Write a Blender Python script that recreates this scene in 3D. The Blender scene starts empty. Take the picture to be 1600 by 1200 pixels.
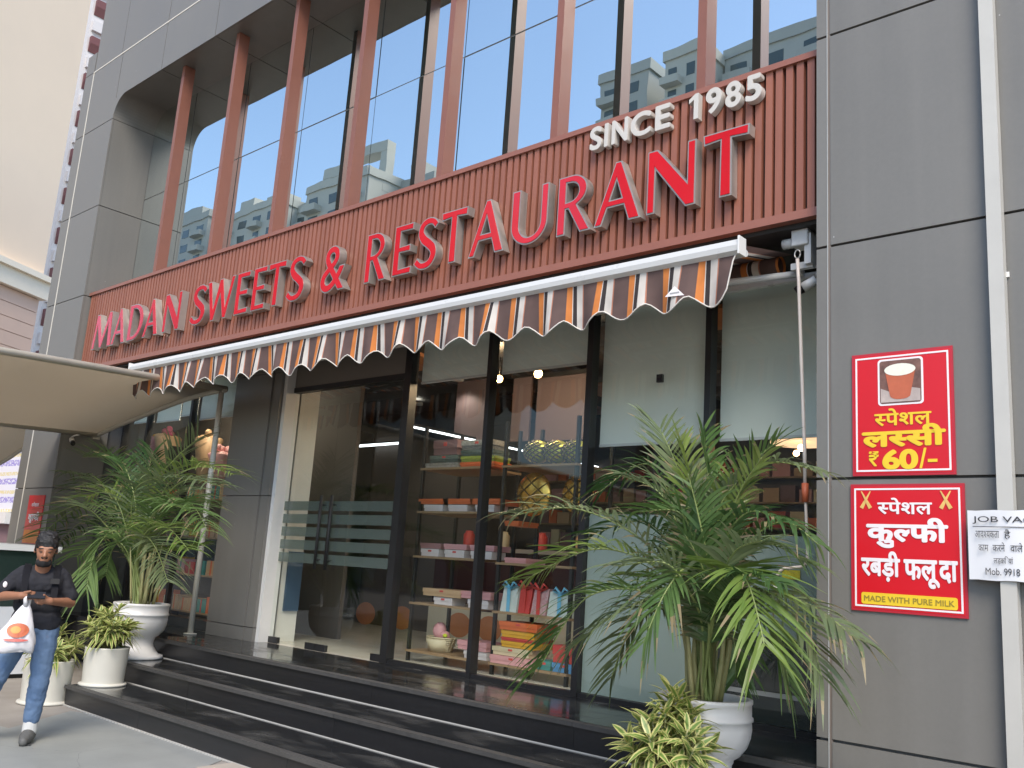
import bpy, bmesh, math, random
import numpy as np
from mathutils import Vector, Matrix
random.seed(7)
scene = bpy.context.scene
COL = scene.collection

# ------------------------------------------------------------------ camera
RC = np.array([[0.752847, 0.654975, 0.065024], [-0.078978, 0.187971, -0.978994], [-0.653439, 0.731898, 0.193242]])                       # rows: camera right, down, forward in world axes
FPX, PX0, PY0 = 1410.89, 800.0, 612.0        # calibrated focal length and principal point (1600 x 1200 pixels)
CAM = np.array([0.0, 0.0, 1.55])
cam_data = bpy.data.cameras.new('camera')
cam = bpy.data.objects.new('camera', cam_data)
COL.objects.link(cam)
cam_data.sensor_width = 36.0
cam_data.lens = 36.0 * FPX / 1600.0
cam_data.shift_y = (PY0 - 600.0) / 1600.0
cam_data.clip_start = 0.05
cam_data.clip_end = 3000
mw = Matrix.Identity(4)
for i in range(3):
    mw[i][0] = RC[0][i]; mw[i][1] = -RC[1][i]; mw[i][2] = -RC[2][i]; mw[i][3] = CAM[i]
cam.matrix_world = mw
scene.camera = cam

# ------------------------------------------------------------------ sky, sun, exposure
SUN_DIR = Vector((0.46, -0.50, 0.735)).normalized()    # towards the hazy sun, high above the street side
world = bpy.data.worlds.new('World'); scene.world = world; world.use_nodes = True
wn = world.node_tree.nodes; wn.clear()
sky = wn.new('ShaderNodeTexSky'); sky.sky_type = 'NISHITA'; sky.sun_disc = False
sky.sun_elevation = math.asin(SUN_DIR.z)
sky.sun_rotation = math.atan2(SUN_DIR.x, SUN_DIR.y)
sky.air_density = 1.0; sky.dust_density = 0.7; sky.ozone_density = 1.0; sky.altitude = 100
bg = wn.new('ShaderNodeBackground'); bg.inputs[1].default_value = 0.12
wo = wn.new('ShaderNodeOutputWorld')
world.node_tree.links.new(sky.outputs[0], bg.inputs[0]); world.node_tree.links.new(bg.outputs[0], wo.inputs[0])
sl = bpy.data.lights.new('sun', 'SUN'); sl.energy = 1.5; sl.angle = math.radians(28); sl.color = (1.0, 0.90, 0.78)
so = bpy.data.objects.new('sun', sl); COL.objects.link(so)
so.rotation_euler = SUN_DIR.to_track_quat('Z', 'Y').to_euler(); so.location = (0, 30, 40)
vs = scene.view_settings
vs.view_transform = 'Standard'; vs.look = 'None'; vs.gamma = 1.0; vs.use_curve_mapping = False
vs.exposure = 1.4
scene.cycles.max_bounces = 10; scene.cycles.transparent_max_bounces = 16; scene.cycles.glossy_bounces = 6
scene.cycles.caustics_reflective = False; scene.cycles.caustics_refractive = False
scene.cycles.sample_clamp_indirect = 6.0
scene.cycles.use_denoising = True

# ------------------------------------------------------------------ pixel to place (distance always comes from a known plane)
def ray(x, y):
    return RC.T @ np.array([(x - PX0) / FPX, (y - PY0) / FPX, 1.0])
def onY(x, y, Y): d = ray(x, y); return Vector(CAM + d * (Y - CAM[1]) / d[1])
def onZ(x, y, Z): d = ray(x, y); return Vector(CAM + d * (Z - CAM[2]) / d[2])
def onX(x, y, X): d = ray(x, y); return Vector(CAM + d * (X - CAM[0]) / d[0])

# ------------------------------------------------------------------ materials
def lin(c): return c / 12.92 if c <= 0.04045 else ((c + 0.055) / 1.055) ** 2.4
def S(r, g, b): return (lin(r / 255), lin(g / 255), lin(b / 255))
MATS = {}
def mat(name, col, rough=0.5, metal=0.0, var=0.08, scale=6.0, bump=0.0, bscale=60.0, spec=0.5, coat=0.0, stretch=(1, 1, 1), coord='Object', emit=None, estr=0.0, col2=None):
    if name in MATS: return MATS[name]
    m = bpy.data.materials.new(name); m.use_nodes = True
    nt = m.node_tree; N = nt.nodes; L = nt.links
    p = N['Principled BSDF']
    p.inputs['Roughness'].default_value = rough; p.inputs['Metallic'].default_value = metal
    p.inputs['Specular IOR Level'].default_value = spec; p.inputs['Coat Weight'].default_value = coat
    tc = N.new('ShaderNodeTexCoord'); mp = N.new('ShaderNodeMapping'); mp.inputs['Scale'].default_value = stretch
    L.new(tc.outputs[coord], mp.inputs[0])
    nz = N.new('ShaderNodeTexNoise'); nz.inputs['Scale'].default_value = scale; nz.inputs['Detail'].default_value = 6; nz.inputs['Roughness'].default_value = 0.62
    L.new(mp.outputs[0], nz.inputs['Vector'])
    oi = N.new('ShaderNodeObjectInfo')
    ad = N.new('ShaderNodeMath'); ad.operation = 'MULTIPLY_ADD'; ad.inputs[1].default_value = 0.35; L.new(oi.outputs['Random'], ad.inputs[0])
    L.new(nz.outputs[0], ad.inputs[2])
    rp = N.new('ShaderNodeMapRange'); rp.inputs[1].default_value = 0.25; rp.inputs[2].default_value = 1.0
    L.new(ad.outputs[0], rp.inputs[0])
    mx = N.new('ShaderNodeMix'); mx.data_type = 'RGBA'
    if col2 is None:
        a = [max(0, c * (1 - var)) for c in col]; b = [min(1, c * (1 + var)) for c in col]
    else: a, b = col, col2
    mx.inputs[6].default_value = (*a, 1); mx.inputs[7].default_value = (*b, 1)
    L.new(rp.outputs[0], mx.inputs[0]); L.new(mx.outputs[2], p.inputs['Base Color'])
    rr = N.new('ShaderNodeMapRange'); rr.inputs[3].default_value = max(0.02, rough * 0.85); rr.inputs[4].default_value = min(1, rough * 1.2)
    L.new(nz.outputs[0], rr.inputs[0]); L.new(rr.outputs[0], p.inputs['Roughness'])
    if bump > 0:
        n2 = N.new('ShaderNodeTexNoise'); n2.inputs['Scale'].default_value = bscale; n2.inputs['Detail'].default_value = 4
        L.new(mp.outputs[0], n2.inputs['Vector'])
        bp = N.new('ShaderNodeBump'); bp.inputs['Strength'].default_value = bump; bp.inputs['Distance'].default_value = 0.01
        L.new(n2.outputs[0], bp.inputs['Height']); L.new(bp.outputs[0], p.inputs['Normal'])
    if emit:
        p.inputs['Emission Color'].default_value = (*emit, 1); p.inputs['Emission Strength'].default_value = estr
    MATS[name] = m
    return m

def glass_mat(name, tint, f0=0.06, rough=0.0, body=None, bodyfac=0.0, ior=1.5):
    """thin architectural glass: fresnel mirror over a tinted clear pane (body = dark or frosted share)"""
    m = bpy.data.materials.new(name); m.use_nodes = True
    nt = m.node_tree; N = nt.nodes; L = nt.links; N.clear()
    out = N.new('ShaderNodeOutputMaterial')
    tr = N.new('ShaderNodeBsdfTransparent'); tr.inputs[0].default_value = (*tint, 1)
    gl = N.new('ShaderNodeBsdfGlossy'); gl.inputs['Roughness'].default_value = rough; gl.inputs[0].default_value = (0.95, 1.0, 0.98, 1)
    base = tr
    if body is not None:
        df = N.new('ShaderNodeBsdfDiffuse'); df.inputs[0].default_value = (*body, 1)
        mb = N.new('ShaderNodeMixShader'); mb.inputs[0].default_value = bodyfac
        L.new(tr.outputs[0], mb.inputs[1]); L.new(df.outputs[0], mb.inputs[2]); base = mb
    fr = N.new('ShaderNodeFresnel'); fr.inputs[0].default_value = ior
    ma = N.new('ShaderNodeMath'); ma.operation = 'MULTIPLY_ADD'; ma.use_clamp = True
    ma.inputs[1].default_value = 1.0; ma.inputs[2].default_value = f0
    L.new(fr.outputs[0], ma.inputs[0])
    gm = N.new('ShaderNodeNewGeometry'); inv = N.new('ShaderNodeMath'); inv.operation = 'SUBTRACT'; inv.inputs[0].default_value = 1.0; L.new(gm.outputs['Backfacing'], inv.inputs[1])
    mf = N.new('ShaderNodeMath'); mf.operation = 'MULTIPLY'; L.new(ma.outputs[0], mf.inputs[0]); L.new(inv.outputs[0], mf.inputs[1]); ma = mf   # only the outer face of the pane mirrors
    mx = N.new('ShaderNodeMixShader'); L.new(ma.outputs[0], mx.inputs[0]); L.new(base.outputs[0], mx.inputs[1]); L.new(gl.outputs[0], mx.inputs[2])
    tc = N.new('ShaderNodeTexCoord'); nz = N.new('ShaderNodeTexNoise'); nz.inputs['Scale'].default_value = 0.9
    bp = N.new('ShaderNodeBump'); bp.inputs['Strength'].default_value = 0.07; bp.inputs['Distance'].default_value = 0.02
    L.new(tc.outputs['Object'], nz.inputs['Vector']); L.new(nz.outputs[0], bp.inputs['Height']); L.new(bp.outputs[0], gl.inputs['Normal'])
    L.new(mx.outputs[0], out.inputs[0])
    MATS[name] = m
    return m

# ------------------------------------------------------------------ mesh helpers
ROOT = {}                                 # world position of every object's origin
def origin(o): return ROOT.get(o.name, Vector((0, 0, 0)))
def box(bm, x0, x1, y0, y1, z0, z1):
    if x0 > x1: x0, x1 = x1, x0
    if y0 > y1: y0, y1 = y1, y0
    if z0 > z1: z0, z1 = z1, z0
    v = [bm.verts.new((x, y, z)) for x in (x0, x1) for y in (y0, y1) for z in (z0, z1)]
    for f in ((0, 1, 3, 2), (4, 6, 7, 5), (0, 4, 5, 1), (2, 3, 7, 6), (0, 2, 6, 4), (1, 5, 7, 3)):
        bm.faces.new([v[i] for i in f])
    return v
def tube(bm, pts, r, seg=10, cap=True):
    """tube through points; r a number or one per point"""
    pts = [Vector(p) for p in pts]; n = len(pts)
    rs = r if isinstance(r, (list, tuple)) else [r] * n
    rings = []; up = None
    for i, p in enumerate(pts):
        t = (pts[min(i + 1, n - 1)] - pts[max(i - 1, 0)]).normalized()
        if up is None:
            up = Vector((0, 0, 1)) if abs(t.z) < 0.9 else Vector((1, 0, 0))
        a = t.cross(up).normalized(); b = a.cross(t).normalized(); up = b
        rings.append([bm.verts.new(p + (a * math.cos(2 * math.pi * k / seg) + b * math.sin(2 * math.pi * k / seg)) * rs[i]) for k in range(seg)])
    for i in range(n - 1):
        for k in range(seg):
            f = bm.faces.new((rings[i][k], rings[i][(k + 1) % seg], rings[i + 1][(k + 1) % seg], rings[i + 1][k])); f.smooth = True
    if cap:
        bm.faces.new(rings[0][::-1]); bm.faces.new(rings[-1])
def lathe(bm, prof, c, seg=40, smooth=True):
    c = Vector(c); rings = []
    for r, z in prof:
        rings.append([bm.verts.new(c + Vector((r * math.cos(2 * math.pi * k / seg), r * math.sin(2 * math.pi * k / seg), z))) for k in range(seg)])
    for i in range(len(prof) - 1):
        for k in range(seg):
            f = bm.faces.new((rings[i][k], rings[i][(k + 1) % seg], rings[i + 1][(k + 1) % seg], rings[i + 1][k])); f.smooth = smooth
    bm.faces.new(rings[0][::-1]); bm.faces.new(rings[-1])
def ball(bm, c, rx, ry=None, rz=None, seg=12, rings=8):
    ry = rx if ry is None else ry; rz = rx if rz is None else rz
    g = bmesh.ops.create_uvsphere(bm, u_segments=seg, v_segments=rings, radius=1.0)
    for v in g['verts']: v.co = Vector((v.co.x * rx, v.co.y * ry, v.co.z * rz)) + Vector(c)
    for v in g['verts']:
        for f in v.link_faces: f.smooth = True
def bev(bm, w=0.004, seg=1, sharp=30):
    es = [e for e in bm.edges if len(e.link_faces) == 2 and e.calc_face_angle(0) > math.radians(sharp)]
    bmesh.ops.bevel(bm, geom=es, offset=w, segments=seg, affect='EDGES', profile=0.6)
def link(name, me, parent=None):
    o = bpy.data.objects.new(name, me); COL.objects.link(o)
    if parent is not None: o.parent = parent
    return o
def obj(name, bm, m, parent=None, pivot=None):
    """one mesh object; vertices are given in world space"""
    bmesh.ops.recalc_face_normals(bm, faces=bm.faces)
    po = origin(parent) if parent is not None else Vector((0, 0, 0))
    pv = Vector(pivot) if pivot is not None else po
    bmesh.ops.translate(bm, verts=bm.verts, vec=-pv)
    me = bpy.data.meshes.new(name); bm.to_mesh(me); bm.free()
    ms = m if isinstance(m, (list, tuple)) else [m]
    for x in ms: me.materials.append(x)
    o = link(name, me, parent); o.location = pv - po
    ROOT[o.name] = pv
    return o
def tag(o, label, cat, group=None):
    o['label'] = label; o['category'] = cat
    if group: o['group'] = group
    return o
def thing(name, loc, label, cat, group=None):
    o = bpy.data.objects.new(name, None); COL.objects.link(o); o.location = loc; o.empty_display_size = 0.1
    ROOT[o.name] = Vector(loc)
    return tag(o, label, cat, group)
def struct(name, bm, m, parent=None, kind='structure'):
    o = obj(name, bm, m, parent)
    if parent is None: o['kind'] = kind
    return o
def boxobj(name, dims, m, parent=None, b=0.0, pivot=None):
    bm = bmesh.new(); box(bm, *dims)
    if b: bev(bm, b)
    return obj(name, bm, m, parent, pivot)
def inst(name, me, parent, loc):
    """another copy of a shared mesh, at a world position"""
    o = link(name, me, parent); o.location = Vector(loc) - origin(parent); ROOT[o.name] = Vector(loc)
    return o
def polymesh(contours, extrude, offset=0.0):
    """filled flat outline (holes allowed) given thickness; returns a mesh in its own xy plane"""
    cu = bpy.data.curves.new('outline', 'CURVE'); cu.dimensions = '2D'; cu.fill_mode = 'BOTH'; cu.extrude = extrude; cu.offset = offset
    for c in contours:
        sp = cu.splines.new('POLY'); sp.points.add(len(c) - 1); sp.use_cyclic_u = True
        for q, p in zip(sp.points, c): q.co = (p[0], p[1], 0, 1)
    return curve_mesh(cu)
def curve_mesh(cu):
    o = bpy.data.objects.new('tmp', cu); COL.objects.link(o)
    dg = bpy.context.evaluated_depsgraph_get()
    me = bpy.data.meshes.new_from_object(o.evaluated_get(dg))
    bpy.data.objects.remove(o); bpy.data.curves.remove(cu)
    return me
def text_mesh(body, size=1.0, offset=0.0, extrude=0.0, spacing=1.0):
    cu = bpy.data.curves.new('text', 'FONT'); cu.body = body; cu.size = size; cu.offset = offset; cu.extrude = extrude; cu.space_character = spacing
    return curve_mesh(cu)
def bold_mesh(body, r, n=10, spacing=1.0):
    """heavier print: the glyph repeated round a small circle, each copy a hair behind the last so no faces coincide"""
    src = text_mesh(body, 1.0, 0.0, 0.0, spacing)
    out = bmesh.new()
    for k in range(n + 1):
        b = bmesh.new(); b.from_mesh(src)
        a = 2 * math.pi * k / n; dx, dy = (0, 0) if k == n else (r * math.cos(a), r * math.sin(a))
        for v in b.verts: v.co += Vector((dx, dy, 0.00012 * k))
        t = bpy.data.meshes.new('t'); b.to_mesh(t); b.free(); out.from_mesh(t); bpy.data.meshes.remove(t)
    bpy.data.meshes.remove(src)
    me = bpy.data.meshes.new('bold'); out.to_mesh(me); out.free()
    return me
def bounds(me):
    xs = [v.co.x for v in me.vertices]; ys = [v.co.y for v in me.vertices]
    return min(xs), max(xs), min(ys), max(ys)
def face_mesh(name, me, m, parent, X0, X1, Z0, Z1, Y, fit=None):
    """stand a flat mesh (its xy plane) on a wall facing -Y so that its bounds fill X0..X1, Z0..Z1"""
    a, b, c, d = fit or bounds(me)
    po = origin(parent)
    for v in me.vertices:
        x, y, z = v.co
        v.co = Vector((X0 + (x - a) / (b - a) * (X1 - X0), Y - z, Z0 + (y - c) / (d - c) * (Z1 - Z0))) - po
    me.materials.clear(); me.materials.append(m)
    for p in me.polygons: p.use_smooth = False
    me.name = name
    o = link(name, me, parent); ROOT[o.name] = po
    return o

# ------------------------------------------------------------------ palette
def cladding():
    """satin grey composite panel: slow waviness, faint rain streaks, dust and small chips"""
    m = bpy.data.materials.new('grey_cladding'); m.use_nodes = True
    nt = m.node_tree; N = nt.nodes; L = nt.links; p = N['Principled BSDF']
    tc = N.new('ShaderNodeTexCoord'); oi = N.new('ShaderNodeObjectInfo')
    def noise(scale, stretch, detail=4):
        mp = N.new('ShaderNodeMapping'); mp.inputs['Scale'].default_value = stretch; L.new(tc.outputs['Object'], mp.inputs[0])
        n = N.new('ShaderNodeTexNoise'); n.inputs['Scale'].default_value = scale; n.inputs['Detail'].default_value = detail; L.new(mp.outputs[0], n.inputs['Vector']); return n
    big = noise(0.8, (1, 1, 1)); streak = noise(7, (1, 1, .05)); fine = noise(45, (1, 1, 1), 2)
    def madd(a, k, b):
        n = N.new('ShaderNodeMath'); n.operation = 'MULTIPLY_ADD'; n.inputs[1].default_value = k; L.new(a, n.inputs[0])
        if b is None: n.inputs[2].default_value = 0
        else: L.new(b, n.inputs[2])
        return n.outputs[0]
    v = madd(big.outputs[0], 0.5, None); v = madd(streak.outputs[0], 0.45, v); v = madd(fine.outputs[0], 0.18, v); v = madd(oi.outputs['Random'], 0.14, v)
    r = N.new('ShaderNodeMapRange'); r.inputs[1].default_value = .3; r.inputs[2].default_value = .95; L.new(v, r.inputs[0])
    mx = N.new('ShaderNodeMix'); mx.data_type = 'RGBA'; L.new(r.outputs[0], mx.inputs[0]); mx.inputs[6].default_value = (.138, .132, .119, 1); mx.inputs[7].default_value = (.20, .192, .175, 1)
    vo = N.new('ShaderNodeTexVoronoi'); vo.inputs['Scale'].default_value = 4.5; L.new(tc.outputs['Object'], vo.inputs['Vector'])
    lt = N.new('ShaderNodeMath'); lt.operation = 'LESS_THAN'; lt.inputs[1].default_value = .018; L.new(vo.outputs['Distance'], lt.inputs[0])
    m2 = N.new('ShaderNodeMix'); m2.data_type = 'RGBA'; L.new(lt.outputs[0], m2.inputs[0]); L.new(mx.outputs[2], m2.inputs[6]); m2.inputs[7].default_value = (.45, .45, .43, 1)
    L.new(m2.outputs[2], p.inputs['Base Color'])
    rr = N.new('ShaderNodeMapRange'); rr.inputs[3].default_value = .28; rr.inputs[4].default_value = .5; L.new(r.outputs[0], rr.inputs[0]); L.new(rr.outputs[0], p.inputs['Roughness'])
    bp = N.new('ShaderNodeBump'); bp.inputs['Strength'].default_value = .12; bp.inputs['Distance'].default_value = .02; L.new(big.outputs[0], bp.inputs['Height']); L.new(bp.outputs[0], p.inputs['Normal'])
    return m
M_acp = cladding()
M_gap = mat('joint_dark', (0.03, 0.03, 0.03), 0.8)  # plain dark colour of the glazing joints and column core
M_sealant = mat('cream_sealant', (0.62, 0.58, 0.5), 0.6)
M_slat = mat('terracotta_slat', (0.275, 0.103, 0.066), 0.42, var=0.14, scale=3.0, stretch=(6, 6, 1), bump=0.05, bscale=30)
M_band = mat('terracotta_metal', (0.275, 0.11, 0.078), 0.38, var=0.06)
M_bandback = mat('dark_backing', (0.06, 0.03, 0.022), 0.8)
M_fin = mat('brown_fin', (0.23, 0.093, 0.064), 0.4, var=0.08)
M_black = mat('black_metal', (0.016, 0.016, 0.017), 0.35)
M_white = mat('white_paint', (0.72, 0.71, 0.68), 0.35, var=0.05)
M_alu = mat('white_aluminium', (0.56, 0.56, 0.545), 0.28, var=0.04)
M_steel = mat('letter_return', (0.46, 0.43, 0.39), 0.3, metal=0.6, var=0.12, scale=9)
M_red = mat('red_acrylic', (0.58, 0.012, 0.022), 0.14, var=0.10, scale=2, coat=0.25)
M_cream_letter = mat('cream_acrylic', (0.56, 0.53, 0.485), 0.25, var=0.03)
M_granite = None
M_ceil = mat('dark_ceiling', (0.022, 0.020, 0.019), 0.7)
M_inwall = mat('cream_wall', (0.62, 0.60, 0.55), 0.6, var=0.04)
M_backwall = mat('taupe_wall', (0.10, 0.085, 0.078), 0.7, var=0.12, scale=1.2)
M_tilein = mat('cream_floor_tile', (0.60, 0.56, 0.48), 0.2, var=0.05)
M_blind = mat('grey_roller_blind', (0.74, 0.76, 0.71), 0.9, var=0.03)
M_soil = mat('dark_soil', (0.06, 0.042, 0.03), 0.95, var=0.3, scale=30, bump=0.8, bscale=40)
M_ceramic = mat('white_ceramic', (0.66, 0.645, 0.625), 0.38, var=0.09, scale=5, bump=0.05, bscale=12)
M_plastic = mat('cream_plastic', (0.60, 0.58, 0.51), 0.45, var=0.05)
M_stem = mat('palm_stem', (0.26, 0.27, 0.10), 0.5, var=0.3, scale=10, stretch=(1, 1, 3), col2=(0.36, 0.33, 0.16))
M_rachis = mat('palm_rachis', (0.22, 0.27, 0.09), 0.45, var=0.2)

def leaf_mat(name, c1, c2, trans=0.35):
    m = mat(name, c1, 0.42, var=0.2, scale=2.5, col2=c2)
    p = m.node_tree.nodes['Principled BSDF']
    L = m.node_tree.links
    tr = m.node_tree.nodes.new('ShaderNodeBsdfTranslucent')
    src = p.inputs['Base Color'].links[0].from_socket
    L.new(src, tr.inputs[0])
    mx = m.node_tree.nodes.new('ShaderNodeMixShader'); mx.inputs[0].default_value = trans
    out = [n for n in m.node_tree.nodes if n.type == 'OUTPUT_MATERIAL'][0]
    L.new(p.outputs[0], mx.inputs[1]); L.new(tr.outputs[0], mx.inputs[2]); L.new(mx.outputs[0], out.inputs[0])
    return m
M_palm = leaf_mat('palm_leaflet', (0.045, 0.115, 0.025), (0.20, 0.30, 0.10))
M_palm2 = leaf_mat('palm_leaflet_grey', (0.085, 0.125, 0.055), (0.21, 0.26, 0.13))
M_palm3 = leaf_mat('palm_leaflet_young', (0.10, 0.19, 0.03), (0.26, 0.33, 0.09))
M_palm4 = leaf_mat('palm_leaflet_dark', (0.025, 0.075, 0.02), (0.085, 0.16, 0.05))
M_palmdry = leaf_mat('palm_leaflet_dry', (0.24, 0.19, 0.10), (0.36, 0.30, 0.17))

def variegated(name):
    """green strap leaf with cream margins, read from the leaf's own width coordinate"""
    m = bpy.data.materials.new(name); m.use_nodes = True
    nt = m.node_tree; N = nt.nodes; L = nt.links; p = N['Principled BSDF']; p.inputs['Roughness'].default_value = 0.4
    uv = N.new('ShaderNodeUVMap'); sp = N.new('ShaderNodeSeparateXYZ'); L.new(uv.outputs[0], sp.inputs[0])
    a = N.new('ShaderNodeMath'); a.operation = 'SUBTRACT'; a.inputs[1].default_value = 0.5; L.new(sp.outputs[0], a.inputs[0])
    b = N.new('ShaderNodeMath'); b.operation = 'ABSOLUTE'; L.new(a.outputs[0], b.inputs[0])
    nz = N.new('ShaderNodeTexNoise'); nz.inputs['Scale'].default_value = 14
    c = N.new('ShaderNodeMath'); c.operation = 'MULTIPLY_ADD'; c.inputs[1].default_value = 0.22; L.new(nz.outputs[0], c.inputs[0]); L.new(b.outputs[0], c.inputs[2])
    r = N.new('ShaderNodeValToRGB'); r.color_ramp.elements[0].position = 0.30; r.color_ramp.elements[0].color = (0.17, 0.27, 0.06, 1)
    r.color_ramp.elements[1].position = 0.40; r.color_ramp.elements[1].color = (0.58, 0.55, 0.22, 1)
    L.new(c.outputs[0], r.inputs[0]); L.new(r.outputs[0], p.inputs['Base Color'])
    tr = N.new('ShaderNodeBsdfTranslucent'); L.new(r.outputs[0], tr.inputs[0])
    mx = N.new('ShaderNodeMixShader'); mx.inputs[0].default_value = 0.3
    out = [n for n in N if n.type == 'OUTPUT_MATERIAL'][0]
    L.new(p.outputs[0], mx.inputs[1]); L.new(tr.outputs[0], mx.inputs[2]); L.new(mx.outputs[0], out.inputs[0])
    return m
M_dracaena = variegated('variegated_leaf')

def granite():
    """polished black granite with worn, dusty patches"""
    m = bpy.data.materials.new('black_granite'); m.use_nodes = True
    nt = m.node_tree; N = nt.nodes; L = nt.links; p = N['Principled BSDF']
    tc = N.new('ShaderNodeTexCoord')
    sp = N.new('ShaderNodeTexNoise'); sp.inputs['Scale'].default_value = 160; sp.inputs['Detail'].default_value = 3; L.new(tc.outputs['Object'], sp.inputs['Vector'])
    r1 = N.new('ShaderNodeValToRGB'); r1.color_ramp.elements[0].position = 0.5; r1.color_ramp.elements[0].color = (0.010, 0.011, 0.012, 1)
    r1.color_ramp.elements[1].position = 0.75; r1.color_ramp.elements[1].color = (0.045, 0.047, 0.05, 1); L.new(sp.outputs[0], r1.inputs[0])
    mp = N.new('ShaderNodeMapping'); mp.inputs['Scale'].default_value = (2.2, 5.0, 5.0); mp.inputs['Rotation'].default_value = (0, 0, 0.5); L.new(tc.outputs['Object'], mp.inputs[0])
    d = N.new('ShaderNodeTexNoise'); d.inputs['Scale'].default_value = 0.9; d.inputs['Detail'].default_value = 4; d.inputs['Roughness'].default_value = 0.5; d.inputs['Distortion'].default_value = 0.35; L.new(mp.outputs[0], d.inputs['Vector'])
    r2 = N.new('ShaderNodeValToRGB'); r2.color_ramp.elements[0].position = 0.47; r2.color_ramp.elements[0].color = (0, 0, 0, 1)
    r2.color_ramp.elements[1].position = 0.80; r2.color_ramp.elements[1].color = (0.6, 0.6, 0.6, 1); L.new(d.outputs[0], r2.inputs[0])
    mx = N.new('ShaderNodeMix'); mx.data_type = 'RGBA'; L.new(r2.outputs[0], mx.inputs[0]); L.new(r1.outputs[0], mx.inputs[6]); mx.inputs[7].default_value = (0.115, 0.112, 0.105, 1)
    L.new(mx.outputs[2], p.inputs['Base Color'])
    rr = N.new('ShaderNodeMapRange'); rr.inputs[3].default_value = 0.10; rr.inputs[4].default_value = 0.55; L.new(r2.outputs[0], rr.inputs[0]); L.new(rr.outputs[0], p.inputs['Roughness'])
    return m
M_granite = granite()
M_granite_riser = mat('black_granite_riser', (0.013, 0.013, 0.014), 0.35, var=0.4, scale=30, bump=0.02, bscale=80)
M_nosing = mat('flamed_granite_nosing', (0.055, 0.053, 0.05), 0.6, var=0.35, scale=18, stretch=(1, 4, 1))
M_grout = mat('pale_grout', (0.46, 0.45, 0.42), 0.9)
M_glass_up = glass_mat('reflective_glass', (0.05, 0.07, 0.065), 0.72, 0.0, (0.05, 0.075, 0.062), 0.92)
M_glass = glass_mat('shop_glass', (0.965, 0.985, 0.97), 0.0, ior=1.5)
M_frost = glass_mat('frosted_film', (0.7, 0.75, 0.72), 0.05, 0.16, (0.33, 0.39, 0.36), 0.85, ior=1.45)

# ------------------------------------------------------------------ key planes (metres)
YW, YB, YU, YG, YC, ZP = 5.30, 5.40, 5.97, 6.20, 6.00, 0.57
XL, XR, ZTOP = -13.24, -2.222, 8.23

# ------------------------------------------------------------------ ground
def screed(name, c0, c1, rough):
    """worn cement: blotchy stains, grit and faint hairlines"""
    m = bpy.data.materials.new(name); m.use_nodes = True
    nt = m.node_tree; N = nt.nodes; L = nt.links; p = N['Principled BSDF']; p.inputs['Roughness'].default_value = rough
    tc = N.new('ShaderNodeTexCoord')
    def noise(sc, d=5):
        n = N.new('ShaderNodeTexNoise'); n.inputs['Scale'].default_value = sc; n.inputs['Detail'].default_value = d; L.new(tc.outputs['Object'], n.inputs['Vector']); return n
    a, b, g = noise(.7), noise(3.5, 6), noise(120, 2)
    s1 = N.new('ShaderNodeMath'); s1.operation = 'MULTIPLY_ADD'; s1.inputs[1].default_value = .55; L.new(a.outputs[0], s1.inputs[0])
    s2 = N.new('ShaderNodeMath'); s2.operation = 'MULTIPLY'; s2.inputs[1].default_value = .4; L.new(b.outputs[0], s2.inputs[0]); L.new(s2.outputs[0], s1.inputs[2])
    s3 = N.new('ShaderNodeMath'); s3.operation = 'MULTIPLY_ADD'; s3.inputs[1].default_value = .16; L.new(g.outputs[0], s3.inputs[0]); L.new(s1.outputs[0], s3.inputs[2])
    r = N.new('ShaderNodeMapRange'); r.inputs[1].default_value = .35; r.inputs[2].default_value = .78; L.new(s3.outputs[0], r.inputs[0])
    mx = N.new('ShaderNodeMix'); mx.data_type = 'RGBA'; L.new(r.outputs[0], mx.inputs[0]); mx.inputs[6].default_value = (*c0, 1); mx.inputs[7].default_value = (*c1, 1)
    vo = N.new('ShaderNodeTexVoronoi'); vo.feature = 'DISTANCE_TO_EDGE'; vo.inputs['Scale'].default_value = .55
    wv = N.new('ShaderNodeMixRGB'); wv.blend_type = 'ADD'; wv.inputs[0].default_value = .12; L.new(tc.outputs['Object'], wv.inputs[1]); L.new(b.outputs[1], wv.inputs[2]); L.new(wv.outputs[0], vo.inputs['Vector'])
    lt = N.new('ShaderNodeMath'); lt.operation = 'LESS_THAN'; lt.inputs[1].default_value = .0009; L.new(vo.outputs[0], lt.inputs[0])
    m2 = N.new('ShaderNodeMix'); m2.data_type = 'RGBA'; L.new(lt.outputs[0], m2.inputs[0]); L.new(mx.outputs[2], m2.inputs[6]); m2.inputs[7].default_value = (c0[0] * .8, c0[1] * .8, c0[2] * .8, 1)
    L.new(m2.outputs[2], p.inputs['Base Color'])
    bp = N.new('ShaderNodeBump'); bp.inputs['Strength'].default_value = .15; bp.inputs['Distance'].default_value = .006; L.new(g.outputs[0], bp.inputs['Height']); L.new(bp.outputs[0], p.inputs['Normal'])
    return m
def paving_mat(): return screed('warm_concrete', (.22, .20, .175), (.35, .32, .285), .78)
bm = bmesh.new(); bmesh.ops.create_grid(bm, x_segments=40, y_segments=40, size=600)
struct('ground', bm, paving_mat())
M_sheet = screed('grey_green_screed', (.225, .235, .222), (.325, .335, .32), .55)
pts = [onZ(-60, 1158, 0), onZ(0, 1145, 0), onZ(110, 1112, 0), onZ(372, 1180, 0), onZ(330, 1197, 0)]
a = pts[4]; d = (pts[4] - pts[3]).normalized()
far = a + d * 5.0
bm = bmesh.new()
poly = [Vector((-9.6, 3.0, 0)), Vector((-8.2, 3.25, 0)), Vector((-8.78, 4.00, 0)), Vector((-8.6, 4.085, 0)), Vector((-6.32, 4.085, 0)), Vector((far.x, far.y, 0)), Vector((-9.6, far.y, 0))]
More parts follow.
